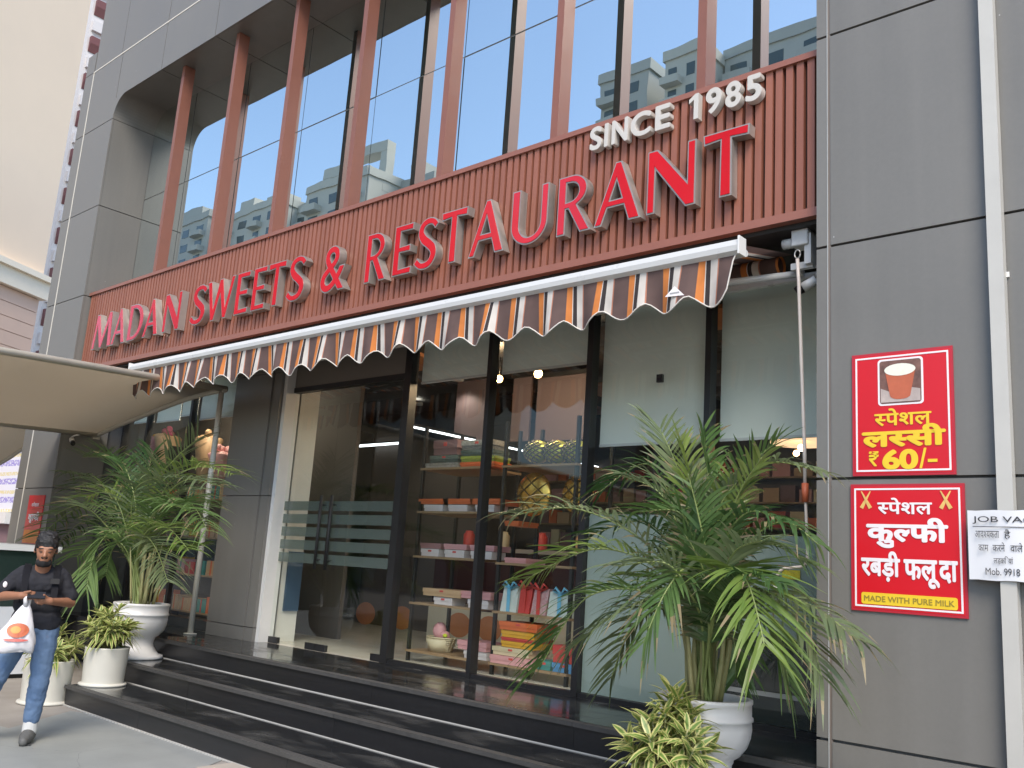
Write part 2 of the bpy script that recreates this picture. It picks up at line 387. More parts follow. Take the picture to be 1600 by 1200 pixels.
vsb = [bm.verts.new(p + Vector((0, 0, 0.004))) for p in poly]; bm.faces.new(vsb)
struct('path', bm, M_sheet)
# pale paving tiles that start beside the screed
M_paver = mat('beige_paver', (0.42, 0.37, 0.31), 0.7, var=0.12, scale=5, bump=0.1, bscale=70)
pav = thing('paving_tiles', (-5.8, 3.6, 0), 'beige paving tiles along the foot of the black steps', 'paving')
bmt = bmesh.new(); box(bmt, -0.147, 0.147, -0.147, 0.147, 0.0, 0.012); bev(bmt, 0.003)
tile_me = bpy.data.meshes.new('paving_tile'); bmt.to_mesh(tile_me); bmt.free(); tile_me.materials.append(M_paver)
for i in range(16):
    for j in range(5):
        x = -6.02 + 0.3 * i - 0.0 * j; y = 3.92 - 0.3 * j
        if x - 0.147 > far.x + (pts[3].x - far.x) * (y + 0.15 - far.y) / (pts[3].y - far.y) + 0.02 - 0.3 * 0: 
            inst('paving_tile', tile_me, pav, (x, y, 0.002))

# ------------------------------------------------------------------ black granite steps
steps = thing('entrance_steps', (-6.0, 4.6, 0), 'three wide black granite steps leading up to the glass shop front', 'steps')
SX1 = 1.2
rows = [(0.0, 0.19, 4.09, 4.66, -9.14), (0.19, 0.38, 4.66, 5.18, -9.42), (0.38, ZP, 5.18, 5.98, -9.72)]
jx = [-5.53, -5.76, -5.96]
for k, (z0, z1, y0, y1, x0) in enumerate(rows):
    boxobj('step_core', (x0 + 0.02, SX1, y0 + 0.02, 12.0 if k < 2 else 6.14, 0.001 * k, z1 - 0.032), M_grout, steps)
    cuts = [x0, jx[k] - 2.15, jx[k], jx[k] + 2.1, jx[k] + 4.2, SX1]
    for a, b in zip(cuts[:-1], cuts[1:]):
        # riser slab
        boxobj('riser_slab', (a + 0.0015, b - 0.0015, y0, y0 + 0.018, z0 + 0.004, z1 - 0.031), M_granite_riser, steps, 0.002)
        # tread slab with a thick rounded nosing and two grip grooves
        ye = (y1 - 0.004) if k < 2 else 6.165
        boxobj('tread_slab', (a + 0.0015, b - 0.0015, y0 + 0.055, ye, z1 - 0.03, z1), M_granite, steps, 0.003)
        bm = bmesh.new(); box(bm, a + 0.0015, b - 0.0015, y0 - 0.022, y0 + 0.018, z1 - 0.030, z1); box(bm, a + 0.0015, b - 0.0015, y0 + 0.024, y0 + 0.050, z1 - 0.028, z1 - 0.001); bev(bm, 0.006, 2)
        obj('nosing', bm, M_nosing, steps)
    if k > 0:   # pale grout along the foot of the riser
        boxobj('grout_line', (x0, SX1, y0 - 0.008, y0 + 0.004, z0 - 0.003, z0 + 0.007), M_grout, steps)
boxobj('grout_line', (-9.14, -5.6, 4.07, 4.094, 0.003, 0.012), mat('dusty_edge', (0.42, 0.41, 0.38), 0.9), steps)
# landing in front of the left display bay
boxobj('landing_slab', (-13.2, -9.725, 5.62, 6.165, 0.02, ZP - 0.002), M_granite, steps, 0.003)

# ------------------------------------------------------------------ the restaurant building
bld = thing('restaurant_building', (-7.7, 8.0, 0), 'grey clad restaurant building with terracotta slat band and glass shop front', 'building')
M_core = mat('core_wall', (0.10, 0.10, 0.10), 0.8)
boxobj('pier', (XR + 0.01, 9.0, YW + 0.03, 18, -0.02, 13), M_core, bld)
boxobj('pier', (-14.53, XL - 0.03, YW + 0.03, 18, -0.02, 9.35), M_core, bld)
boxobj('upper_wall', (-14.2, XR, YW + 0.04, 17.9, ZTOP + 0.03, 12.9), M_core, bld)
boxobj('upper_room', (XL - 0.01, XR, YU + 0.05, 17.95, 4.02, ZTOP + 0.02), mat('dark_room', (0.02, 0.025, 0.024), 0.9), bld)
def panel(x0, x1, z0, z1, y=YW, t=0.025):
    return boxobj('cladding_panel', (x0, x1, y, y + t, z0, z1), M_acp, bld, 0.003)
G = 0.006
zr = [0.0, 0.722, 2.208, 3.676, 5.145, 6.613, 8.08, 9.55, 11.0, 12.4]
for z0, z1 in zip(zr[:-1], zr[1:]):
    for x0, x1 in ((XR, -2.149), (-2.131, -1.19), (-1.19, 0.0), (0.0, 1.2)):
        panel(x0 + (0 if x0 in (XR, -2.131) else G), x1 - (0 if x1 == -2.149 else G), z0 + G * 1.4, z1 - G * 1.4)
boxobj('panel_groove', (-2.149, -2.131, YW + 0.006, YW + 0.026, 0.0, 12.4), mat('brown_groove', (0.17, 0.14, 0.12), 0.5), bld)
boxobj('panel_edge_bead', (-2.1525, -2.1475, YW - 0.003, YW + 0.004, 0.0, 12.4), mat('pale_bead', (0.36, 0.37, 0.36), 0.3), bld)
zl = [0.0, 0.85, 2.26, 3.67, 5.08, 6.485, 7.89, 9.0]
for z0, z1 in zip(zl[:-1], zl[1:]):
    panel(-14.55, -14.247, z0 + G, z1 - G)
    panel(-14.219, XL, z0 + G, (z1 - G) if z1 < 9 else 8.975)
    # inner face of the jamb
    boxobj('jamb_panel', (XL - 0.022, XL, YW + 0.028, YU - 0.002, z0 + G, min(z1, ZTOP) - G), M_acp, bld, 0.002)
panel(-14.55, -14.247, 9.0 + G, 9.36)
xt = [-14.219, -13.28, -11.85, -10.42, -8.99, -7.56, -6.13, -4.70, -3.27, XR]
for x0, x1 in zip(xt[:-1], xt[1:]):
    if x0 > -14: panel(x0 + G + (0.05 if x0 == -13.28 else 0), x1 - G, ZTOP, 8.975)
    panel(x0 + G, x1 - G, 9.005, 10.4)
    panel(x0 + G, x1 - G, 10.42, 11.8)
    if x0 > -13.9:
        boxobj('soffit_panel', (max(x0, XL) + G, x1 - G, YW + 0.028, YU - 0.002, ZTOP, ZTOP + 0.02), M_acp, bld, 0.002)
bm = bmesh.new(); box(bm, -14.245, -14.221, YW - 0.004, YW + 0.02, 0.0, 8.978); obj('sealant_line', bm, M_sealant, bld)
bm = bmesh.new(); box(bm, -14.245, XR - 0.01, YW - 0.0045, YW + 0.0195, 8.98, 9.0); obj('sealant_line', bm, M_sealant, bld)
# rounded inside corner of the big opening
bm = bmesh.new(); r = 0.34; prof = [(XL + 0.0005, ZTOP - 0.0005), (XL + 0.0005, ZTOP - r)]
for k in range(1, 13):
    a = math.pi - k * math.pi / 2 / 12
    prof.append((XL + r + r * math.cos(a), ZTOP - r + r * math.sin(a) - 0.0005))
lo = [bm.verts.new((x, YW, z)) for x, z in prof]; hi = [bm.verts.new((x, YU - 0.003, z)) for x, z in prof]
bm.faces.new(lo); bm.faces.new(hi[::-1])
for i in range(len(prof)):
    j = (i + 1) % len(prof); f = bm.faces.new((lo[i], lo[j], hi[j], hi[i]))
obj('rounded_corner', bm, M_acp, bld)

# upper glazing: reflective panes and brown fins
gx = [XL] + [-7.736 + 1.43 * k for k in range(-3, 4)] + [XR]
for x0, x1 in zip(gx[:-1], gx[1:]):
    for z0, z1 in ((5.10, 6.792), (6.808, ZTOP)):
        dy = random.uniform(-0.002, 0.002)
        bm = bmesh.new(); box(bm, x0 + 0.007, x1 - 0.007, YU, YU + 0.012, z0, z1)
        tz = random.uniform(-0.0012, 0.0012); tx = random.uniform(-0.0012, 0.0012)
        for v in bm.verts: v.co.y += dy + (v.co.x - x0) * tx + (v.co.z - z0) * tz
        obj('upper_pane', bm, M_glass_up, bld)
boxobj('glazing_joint', (XL, XR, YU + 0.006, YU + 0.03, 6.792, 6.808), mat('joint_grey', (0.22, 0.2, 0.18), 0.5), bld)
for x in gx[1:-1]: boxobj('glazing_joint', (x - 0.007, x + 0.007, YU + 0.007, YU + 0.03, 5.1, ZTOP), M_gap, bld)
fins = [-11.51, -10.129, -8.802, -7.428, -6.02, -4.625, -3.215]
for x in fins:
    boxobj('window_fin', (x, x + 0.075, 5.45, 5.60, 5.131, ZTOP - 0.001), M_fin, bld, 0.004)

# terracotta band: backing, slats, trims
fascia = boxobj('fascia', (XL + 0.001, XR - 0.001, YB + 0.045, YU - 0.03, 3.951, 5.10), M_bandback, bld)
bm = bmesh.new(); box(bm, 0, 0.050, 0, 0.042, 0, 1.086); bev(bm, 0.003)
slat_me = bpy.data.meshes.new('slat'); bm.to_mesh(slat_me); bm.free(); slat_me.materials.append(M_slat)
ns = int((XR - XL - 0.06) / 0.0755)
for k in range(ns):
    inst('slat', slat_me, fascia, (XL + 0.04 + k * 0.0755 + random.uniform(-0.002, 0.002), YB + random.uniform(0, 0.002), 4.0))
boxobj('fascia_cap', (XL, XR, YB - 0.018, YU - 0.01, 5.086, 5.13), M_band, bld, 0.004)
boxobj('fascia_trim', (XL, XR, YB - 0.008, YB + 0.06, 3.946, 4.005), M_band, bld, 0.004)
boxobj('band_soffit', (XL, XR, YB + 0.06, YG + 0.03, 3.915, 3.95), M_ceil, bld)

# left column and white door post
for z0, z1 in ((ZP, 0.722), (0.722, 2.208), (2.208, 3.676), (3.676, 3.92)):
    boxobj('column_panel', (-9.975, -9.195, YC, YC + 0.3, z0 + (0.001 if z0 == ZP else G * 0.7), z1 - G * 0.7), M_acp, bld, 0.003)
    boxobj('column_panel', (-9.188, -9.03, YC + 0.02, YC + 0.3, z0 + (0.001 if z0 == ZP else G * 0.7), z1 - G * 0.7), M_acp, bld, 0.003)
boxobj('column_core', (-9.96, -9.04, YC + 0.04, YC + 0.29, ZP, 3.92), M_gap, bld)
boxobj('door_post', (-9.028, -8.965, YC + 0.06, YG + 0.05, ZP + 0.001, 3.92), M_white, bld, 0.004)

# shop-front mullions, transom, tracks
xm3 = onY(624, 800, YG).x; xm4 = onY(754, 800, YG).x; xm2 = onY(915, 800, YG).x; xm1 = onY(1110, 600, YG).x
for x, w in ((xm3, 0.10), (xm4, 0.05), (xm2, 0.06), (xm1, 0.05)):
    boxobj('mullion', (x - w / 2, x + w / 2, YG - 0.05, YG + 0.05, ZP + 0.001, 3.914), M_black, bld, 0.003)
boxobj('window_track', (xm3 + 0.05, XR, YG - 0.035, YG + 0.045, ZP + 0.0005, ZP + 0.04), M_black, bld, 0.003)
boxobj('door_transom', (-8.965, xm3 - 0.05, YG - 0.03, YG + 0.06, 3.50, 3.914), mat('taupe_transom', (0.16, 0.14, 0.12), 0.6), bld, 0.004)
boxobj('door_header', (-8.965, xm3 - 0.05, YG - 0.04, YG + 0.04, 3.44, 3.498), M_black, bld, 0.003)

def pane(name, x0, x1, z0, z1, m=None, y=YG, parent=bld):
    return boxobj(name, (x0, x1, y, y + 0.010, z0, z1), m or M_glass, parent)
xs = [xm3 + 0.05, xm4 - 0.025, xm4 + 0.025, xm2 - 0.03, xm2 + 0.03, xm1 - 0.025, xm1 + 0.025, XR]
for i in range(0, 8, 2): pane('window_pane', xs[i] + 0.002, xs[i + 1] - 0.002, ZP + 0.042, 3.91)
# frosted film and dark plinth behind the two right-hand panes
zf = onY(1000, 800, YG).z
boxobj('frosted_film', (xs[4] + 0.004, xs[5] - 0.004, YG + 0.012, YG + 0.016, ZP + 0.043, zf - 0.02), M_frost, bld)
boxobj('frosted_film', (xs[6] + 0.004, xs[7] - 0.004, YG + 0.012, YG + 0.016, 1.20, zf - 0.16), M_frost, bld)
boxobj('dark_plinth', (xs[6] + 0.004, XR - 0.01, YG + 0.03, YG + 0.09, ZP + 0.001, 1.19), mat('plinth_black', (0.012, 0.016, 0.015), 0.25), bld)
boxobj('film_rail', (xs[6], XR - 0.01, YG - 0.02, YG - 0.001, 0.80, 0.83), mat('grey_rail', (0.30, 0.32, 0.31), 0.4), bld)
# glass doors with patch fittings, handles, frosted stripes
xd = onY(505, 900, YG).x
M_stripe = glass_mat('frosted_stripe', (0.6, 0.64, 0.62), 0.02, 0.2, (0.20, 0.25, 0.22), 0.32)
for x0, x1, side in ((-8.955, xd - 0.004, 1), (xd + 0.004, xm3 - 0.055, -1)):
    door = boxobj('glass_door', (x0, x1, YG - 0.006, YG + 0.006, ZP + 0.012, 3.435), M_glass, bld)
    for k in range(5):
        z1 = 2.16 - k * 0.145
        boxobj('frosted_stripe', (x0 + 0.01, x1 - 0.01, YG - 0.0085, YG - 0.0065, z1 - 0.105, z1), M_stripe, door)
    xh = x1 - 0.09 if side == 1 else x0 + 0.09
    bm = bmesh.new(); tube(bm, [(xh, YG - 0.06, 1.42), (xh, YG - 0.06, 2.22)], 0.017)
    for z in (1.52, 2.12): tube(bm, [(xh, YG - 0.06, z), (xh, YG + 0.02, z)], 0.010)
    obj('door_handle', bm, mat('matt_black_handle', (.012, .012, .012), .6), door)
    for a, b in ((x0, x0 + 0.17), (x1 - 0.17, x1)):
        boxobj('patch_fitting', (a, b, YG - 0.02, YG + 0.02, ZP + 0.004, ZP + 0.07), M_black, door, 0.004)

# left display bay
yl = YG
xb0, xb1 = XL + 0.0, -9.98
boxobj('bay_plinth', (xb0, xb1, YG - 0.04, YG + 0.1, ZP, ZP + 0.12), M_black, bld, 0.003)
bx = [xb0, onY(229, 690, YG).x, onY(301, 650, YG).x, xb1]
for a, b in zip(bx[:-1], bx[1:]): pane('window_pane', a + 0.03, b - 0.03, ZP + 0.122, 3.91)
for x in bx[1:-1]: boxobj('mullion', (x - 0.028, x + 0.028, YG - 0.03, YG + 0.05, ZP + 0.12, 3.912), M_black, bld, 0.003)
boxobj('mullion', (xb0, xb0 + 0.028, YG - 0.03, YG + 0.05, ZP + 0.12, 3.912), M_black, bld, 0.003)

# ------------------------------------------------------------------ interior shell
M_orange_panel = mat('orange_timber', (0.30, 0.12, 0.05), 0.5, var=0.2, scale=3)
boxobj('interior_floor', (XL, XR + 0.005, 6.168, 12.0, ZP - 0.03, ZP + 0.0), M_tilein, bld)
boxobj('interior_ceiling', (XL, XR + 0.005, YG + 0.035, 12.0, 3.905, 4.0), M_ceil, bld)
boxobj('interior_back_wall', (XL, XR, 11.0, 11.1, ZP, 3.9), M_backwall, bld)
boxobj('partition_wall', (-9.12, -9.03, YG + 0.12, onX(470, 900, -9.03).y, ZP + 0.001, 3.90), M_inwall, bld)
boxobj('bay_back_wall', (XL, -9.14, 7.3, 7.36, ZP + 0.001, 3.90), M_backwall, bld)
for i in range(5):
    for j in range(4):
        x = -8.2 + i * 1.3; y = 6.7 + j * 1.1
        boxobj('ceiling_panel', (x, x + 0.75, y, y + 0.6, 3.86, 3.90), M_orange_panel if (i + j) % 3 == 0 else M_black, bld, 0.004)
# blinds: each its own thing
def blind(x0, x1, zb, label):
    t = thing('roller_blind', ((x0 + x1) / 2, YG + 0.09, zb), label, 'blind', 'roller blinds behind the shop windows')
    boxobj('fabric', (x0, x1, YG + 0.088, YG + 0.091, zb + 0.02, 3.86), M_blind, t)
    boxobj('bottom_bar', (x0, x1, YG + 0.080, YG + 0.098, zb, zb + 0.022), M_alu, t, 0.003)
    bm = bmesh.new(); tube(bm, [(x0, YG + 0.1, 3.875), (x1, YG + 0.1, 3.875)], 0.025); obj('roller', bm, M_alu, t)
blind(xs[0] + 0.02, xs[1] - 0.02, onY(710, 590, YG).z, 'short grey roller blind over the pane right of the doors')
blind(xs[2] + 0.02, xs[3] - 0.02, onY(850, 573, YG).z, 'short grey roller blind above the gold discs window')
blind(xs[4] + 0.02, xs[5] - 0.02, onY(1020, 692, YG).z, 'long grey roller blind behind the large right palm')
blind(xs[6] + 0.02, xs[7] - 0.02, onY(1190, 684, YG).z, 'long grey roller blind next to the cladding with posters')
zb = onY(275, 655, YG).z
blind(bx[0] + 0.1, bx[1] - 0.04, zb + 0.02, 'pale roller blind in the left end of display bay, under the canopy edge')
blind(bx[1] + 0.04, (bx[1] + bx[2]) / 2 + 0.1, zb, 'pale roller blind in the middle of the left display bay')
blind((bx[1] + bx[2]) / 2 + 0.13, bx[2] - 0.04, zb + 0.05, 'narrow pale roller blind left of the canopy pole')
blind(bx[2] + 0.04, bx[3] - 0.03, zb - 0.03, 'pale roller blind behind the canopy pole, beside the grey column')

# ------------------------------------------------------------------ sign letters
def arc(cx, cy, rx, ry, a0, a1, n=14):
    return [(cx + rx * math.cos(math.radians(a0 + (a1 - a0) * k / n)), cy + ry * math.sin(math.radians(a0 + (a1 - a0) * k / n))) for k in range(n + 1)]
def catmull(P, n=6):
    out = []
    P = [P[0]] + list(P) + [P[-1]]
    for i in range(1, len(P) - 2):
        p0, p1, p2, p3 = [np.array(q, float) for q in P[i - 1:i + 3]]
        for k in range(n):
            t = k / n
            out.append(tuple(0.5 * ((2 * p1) + (-p0 + p2) * t + (2 * p0 - 5 * p1 + 4 * p2 - p3) * t * t + (-p0 + 3 * p1 - 3 * p2 + p3) * t ** 3)))
    out.append(tuple(P[-2])); return out
def stroke(P, W):
    n = len(P); l, r = [], []
    for i in range(n):
        a = np.array(P[max(i - 1, 0)]); b = np.array(P[min(i + 1, n - 1)]); t = (b - a) / np.linalg.norm(b - a); nn = np.array([-t[1], t[0]])
        w = np.interp(i / (n - 1), np.linspace(0, 1, len(W)), W) / 2
        l.append(tuple(np.array(P[i]) + nn * w)); r.append(tuple(np.array(P[i]) - nn * w))
    return l + r[::-1]
GLY = {
 'A': [[(0, 0), (.14, 0), (.24, .27), (.53, .27), (.62, 0), (.83, 0), (.47, 1), (.36, 1)], [(.285, .39), (.49, .39), (.39, .69)]],
 'N': [[(0, 0), (.14, 0), (.14, .68), (.64, 0), (.80, 0), (.80, 1), (.66, 1), (.66, .38), (.17, 1), (0, 1)]],
 'M': [[(0, 0), (.14, 0), (.215, .64), (.46, 0), (.57, 0), (.83, .64), (.90, 0), (1.1, 0), (.98, 1), (.82, 1), (.54, .32), (.28, 1), (.12, 1)]],
 'W': [[(.30, 0), (.44, 0), (.64, .62), (.85, 0), (.99, 0), (1.27, 1), (1.12, 1), (.925, .32), (.72, 1), (.57, 1), (.375, .33), (.19, 1), (0, 1)]],
 'E': [[(0, 0), (.52, 0), (.53, .14), (.175, .13), (.175, .45), (.47, .44), (.47, .58), (.175, .57), (.175, .87), (.51, .86), (.52, 1), (0, 1)]],
 'T': [[(.26, 0), (.445, 0), (.435, .86), (.69, .84), (.70, 1), (0, 1), (.01, .84), (.265, .86)]],
 'D': [[(0, 0)] + arc(.26, .5, .49, .5, -90, 90, 22) + [(0, 1)], [(.175, .13)] + arc(.26, .5, .30, .37, -90, 90, 20) + [(.175, .87)]],
 'U': [[(0, 1)] + arc(.37, .36, .37, .37, 180, 360, 22) + [(.74, 1), (.60, 1)] + arc(.385, .36, .215, .24, 360, 180, 18) + [(.17, 1)]],
 'R': [[(0, 0), (.175, 0), (.175, .43), (.225, .43), (.48, 0), (.70, 0), (.405, .475)] + arc(.28, .73, .32, .27, -58, 90, 18) + [(0, 1)], [(.175, .55)] + arc(.25, .715, .18, .16, -88, 88, 14) + [(.175, .88)]],
 'S': [stroke(catmull([(.54, .80), (.44, .90), (.29, .925), (.15, .86), (.115, .72), (.20, .59), (.34, .49), (.465, .38), (.49, .25), (.41, .12), (.27, .075), (.13, .095), (.0, .20)]), [.14, .14, .165, .20, .20, .165, .14, .15])],
}
def letter(sign, ch, x0, x1, z0, z1, yface, depth, body_m, face_m, rim=0.012):
    h = z1 - z0; w = x1 - x0
    if ch in GLY:
        allp = [p for c in GLY[ch] for p in c]; a = min(p[0] for p in allp); b = max(p[0] for p in allp); c0 = min(p[1] for p in allp); d0 = max(p[1] for p in allp)
        cs = [[((p[0] - a) / (b - a) * w, (p[1] - c0) / (d0 - c0) * h) for p in c] for c in GLY[ch]]
        body = polymesh(cs, depth / 2); face = polymesh(cs, 0.002, -rim)
        fb = bounds(face); ff = (x0 + fb[0], x0 + fb[1], z0 + fb[2], z0 + fb[3])
    else:
        body = text_mesh(ch, 1.0, 0.02, depth / 2); face = text_mesh(ch, 1.0, 0.0, 0.002)
        a, b, c0, d0 = bounds(body); fb = bounds(face)
        sx = w / (b - a); sz = h / (d0 - c0)
        ff = (x0 + (fb[0] - a) * sx, x0 + (fb[1] - a) * sx, z0 + (fb[2] - c0) * sz, z0 + (fb[3] - c0) * sz)
    o = face_mesh('letter', body, body_m, sign, x0, x1, z0, z1, yface + depth / 2)
    face_mesh('letter_face', face, face_m, o, *ff, yface - 0.0035)
    return o
YF = 5.312; KS = YF / 5.24      # the row was measured on a plane 72 mm nearer: rescaled about the eye, not moved in the picture
sign = thing('shop_sign', (-7.6, YB, 4.15), 'long row of big red illuminated letters with silver sides on terracotta slats', 'sign')
LET = [('M', -12.55, -11.98), ('A', -11.97, -11.585), ('D', -11.52, -11.12), ('A', -11.10, -10.70), ('N', -10.59, -10.19),
       ('S', -9.95, -9.60), ('W', -9.60, -9.01), ('E', -8.965, -8.70), ('E', -8.63, -8.37), ('T', -8.345, -8.02), ('S', -7.985, -7.66),
       ('&', -7.39, -6.98), ('R', -6.685, -6.37), ('E', -6.28, -6.02), ('S', -5.99, -5.69), ('T', -5.655, -5.33), ('A', -5.29, -4.88), ('U', -4.81, -4.42),
       ('R', -4.32, -3.985), ('A', -3.955, -3.53), ('N', -3.48, -3.075), ('T', -3.02, -2.665)]
for ch, x0, x1 in LET: letter(sign, ch, x0 * KS, x1 * KS, 1.55 + 2.605 * KS, 1.55 + 3.10 * KS, YF, 0.084, M_steel, M_red)
def thick(ch, r):
    me = text_mesh(ch, 1.0, 0.0, 0.03); out = bmesh.new(); n = 9
    for k in range(n):
        b = bmesh.new(); b.from_mesh(me); a = 2 * math.pi * k / n + .05
        for v in b.verts: v.co += Vector((r * math.cos(a), r * math.sin(a), 0.0003 * k))
        t = bpy.data.meshes.new('t'); b.to_mesh(t); b.free(); out.from_mesh(t); bpy.data.meshes.remove(t)
    m2 = bpy.data.meshes.new('thick'); out.to_mesh(m2); out.free(); return m2
sign2 = thing('date_sign', (-3.3, YB, 4.83), 'cream raised letters and year above the red sign at right end', 'sign')
x = -4.056
for ch, x0, x1 in (('S', -4.06, -3.945), ('I', -3.92, -3.885), ('N', -3.85, -3.70), ('C', -3.675, -3.495), ('E', -3.455, -3.325), ('1', -3.168, -3.092), ('9', -3.03, -2.905), ('8', -2.875, -2.755), ('5', -2.72, -2.60)):
    cs = ch
    body = thick(ch, 0.03) if ch not in '1' else polymesh([[(.32, 0), (.52, 0), (.52, 1), (.38, 1), (.1, .82), (.1, .66), (.32, .78)]], 0.03)
    face_mesh('letter', body, M_cream_letter, sign2, x0 * 1.0114, x1 * 1.0114, 1.55 + 3.28 * 1.0114, 1.55 + 3.48 * 1.0114, 5.366)

# ------------------------------------------------------------------ posters
M_pred = mat('poster_red', (0.60, 0.008, 0.016), 0.3, var=0.04)
M_pred2 = mat('poster_red_edge', (0.45, 0.02, 0.035), 0.35, var=0.04)
M_pwhite = mat('poster_white', (0.82, 0.76, 0.76), 0.4, var=0.03)
M_pyel = mat('poster_yellow', (0.80, 0.55, 0.03), 0.4, var=0.04)
M_pgreen = mat('poster_ink', (0.25, 0.2, 0.02), 0.5)
BAR = {'स': 0.505, 'ल': 0.507, 'श': 0.50, 'प': 0.39, 'व': 0.38, 'य': 0.41}
def deva(parts, bold=0.022):
    """a Devanagari word from syllables; ('x', True) is a half form, cut before its upright"""
    out = bmesh.new(); x = 0.0
    for p in parts:
        s, half = (p, False) if isinstance(p, str) else p
        me = bold_mesh(s, bold) if bold else text_mesh(s, 1.0)
        b = bmesh.new(); b.from_mesh(me); bpy.data.meshes.remove(me)
        w = max(v.co.x for v in b.verts) - bold - 0.004
        if half:
            w = BAR[s] - bold - 0.005
            bmesh.ops.bisect_plane(b, geom=b.verts[:] + b.edges[:] + b.faces[:], plane_co=(w, 0, 0), plane_no=(1, 0, 0), clear_outer=True)
        elif parts[-1] is not p:      # trim the head-line so neighbours butt instead of overlapping
            bmesh.ops.bisect_plane(b, geom=b.verts[:] + b.edges[:] + b.faces[:], plane_co=(w, 0, 0), plane_no=(1, 0, 0), clear_outer=True)
        if p is not parts[0]:
            bmesh.ops.bisect_plane(b, geom=b.verts[:] + b.edges[:] + b.faces[:], plane_co=(0.0, 0, 0), plane_no=(-1, 0, 0), clear_outer=True)
        for v in b.verts: v.co.x += x
        t = bpy.data.meshes.new('t'); b.to_mesh(t); b.free(); out.from_mesh(t); bpy.data.meshes.remove(t)
        x += w
    me = bpy.data.meshes.new('word'); out.to_mesh(me); out.free()
    return me
YP = YW - 0.012
def rring(bm, x0, x1, z0, z1, w, y, t=0.001):
    box(bm, x0, x1, y, y + t, z1 - w, z1); box(bm, x0, x1, y, y + t, z0, z0 + w)
    box(bm, x0, x0 + w, y, y + t, z0 + w, z1 - w); box(bm, x1 - w, x1, y, y + t, z0 + w, z1 - w)
def rrect(x0, x1, z0, z1, r, n=5):
    o = []
    for cx, cz, a in ((x1 - r, z0 + r, -90), (x1 - r, z1 - r, 0), (x0 + r, z1 - r, 90), (x0 + r, z0 + r, 180)):
        o += [(cx + r * math.cos(math.radians(a + 90 * k / n)), cz + r * math.sin(math.radians(a + 90 * k / n))) for k in range(n + 1)]
    return o
def flat(name, contours, m, parent, y):
    me = polymesh(contours, 0.0004)
    a, b, c, d = bounds(me)
    return face_mesh(name, me, m, parent, a, b, c, d, y)
def poster_base(x0, x1, z0, z1, label):
    t = thing('wall_poster', ((x0 + x1) / 2, YW, z0), label, 'poster')
    boxobj('board', (x0, x1, YP, YW - 0.001, z0, z1), M_pred2, t, 0.002)
    flat('red_print', [[(x0 + 0.014, z0 + 0.014), (x1 - 0.014, z0 + 0.014), (x1 - 0.014, z1 - 0.014), (x0 + 0.014, z1 - 0.014)]], M_pred, t, YP - 0.0008)
    bm = bmesh.new(); rring(bm, x0 + 0.022, x1 - 0.022, z0 + 0.024, z1 - 0.024, 0.010, YP - 0.003); obj('white_border', bm, M_pwhite, t)
    return t
q = lambda p: onY(p[0], p[1], YP)
p0 = q((1331, 556)); p1 = q((1488, 541)); p2 = q((1337, 743))
ax0, ax1, az0, az1 = p0.x, p1.x, q((1337, 744)).z, p0.z
t = poster_base(ax0, ax1, az0, az1, 'red poster with a clay cup photograph and yellow lettering, upper of two')
W, H = ax1 - ax0, az1 - az0
def tx(f): return ax0 + W * f
def tz(f): return az0 + H * f
# printed photograph of a clay cup on a saucer
flat('photo_border', [rrect(tx(.27), tx(.72), tz(.56), tz(.94), 0.02)], M_pwhite, t, YP - 0.0022)
flat('photo_ground', [rrect(tx(.29), tx(.70), tz(.575), tz(.925), 0.015)], mat('print_brown', (0.20, 0.10, 0.075), 0.45, var=0.7, scale=16), t, YP - 0.0036)
flat('photo_cloth', [[(tx(.30), tz(.585)), (tx(.69), tz(.585)), (tx(.69), tz(.68)), (tx(.58), tz(.70)), (tx(.42), tz(.66)), (tx(.30), tz(.70))]], mat('print_cloth', (0.46, 0.38, 0.34), 0.45, var=0.4, scale=14), t, YP - 0.005)
flat('photo_cup', [[(tx(.395), tz(.63))] + arc(tx(.495), tz(.635), W * .10, H * .03, 180, 360, 8) + [(tx(.645), tz(.84)), (tx(.345), tz(.84))]], mat('print_clay', (0.52, 0.13, 0.06), 0.45, var=0.25, scale=9), t, YP - 0.0064)
flat('photo_foam', [arc(tx(.495), tz(.845), W * .155, H * .05, 0, 360, 22)[:-1]], mat('print_foam', (0.74, 0.72, 0.60), 0.45, var=0.12, scale=40), t, YP - 0.0078)
face_mesh('lettering', deva([('स', True), 'पे', 'श', 'ल']), M_pyel, t, tx(.23), tx(.79), tz(.395), tz(.535), YP - 0.004)
face_mesh('lettering', deva(['ल', ('स', True), 'सी'], 0.045), M_pyel, t, tx(.10), tx(.92), tz(.225), tz(.40), YP - 0.004)
face_mesh('lettering', bold_mesh('₹', 0.02), M_pyel, t, tx(.17), tx(.27), tz(.075), tz(.195), YP - 0.004)
face_mesh('lettering', bold_mesh('60', 0.045), M_pyel, t, tx(.305), tx(.655), tz(.045), tz(.205), YP - 0.004)
face_mesh('lettering', bold_mesh('/', 0.02), M_pyel, t, tx(.665), tx(.735), tz(.05), tz(.21), YP - 0.004)
face_mesh('lettering', polymesh([[(0, 0), (1, 0), (1, 1), (0, 1)]], 0.0004), M_pyel, t, tx(.745), tx(.835), tz(.098), tz(.122), YP - 0.004)
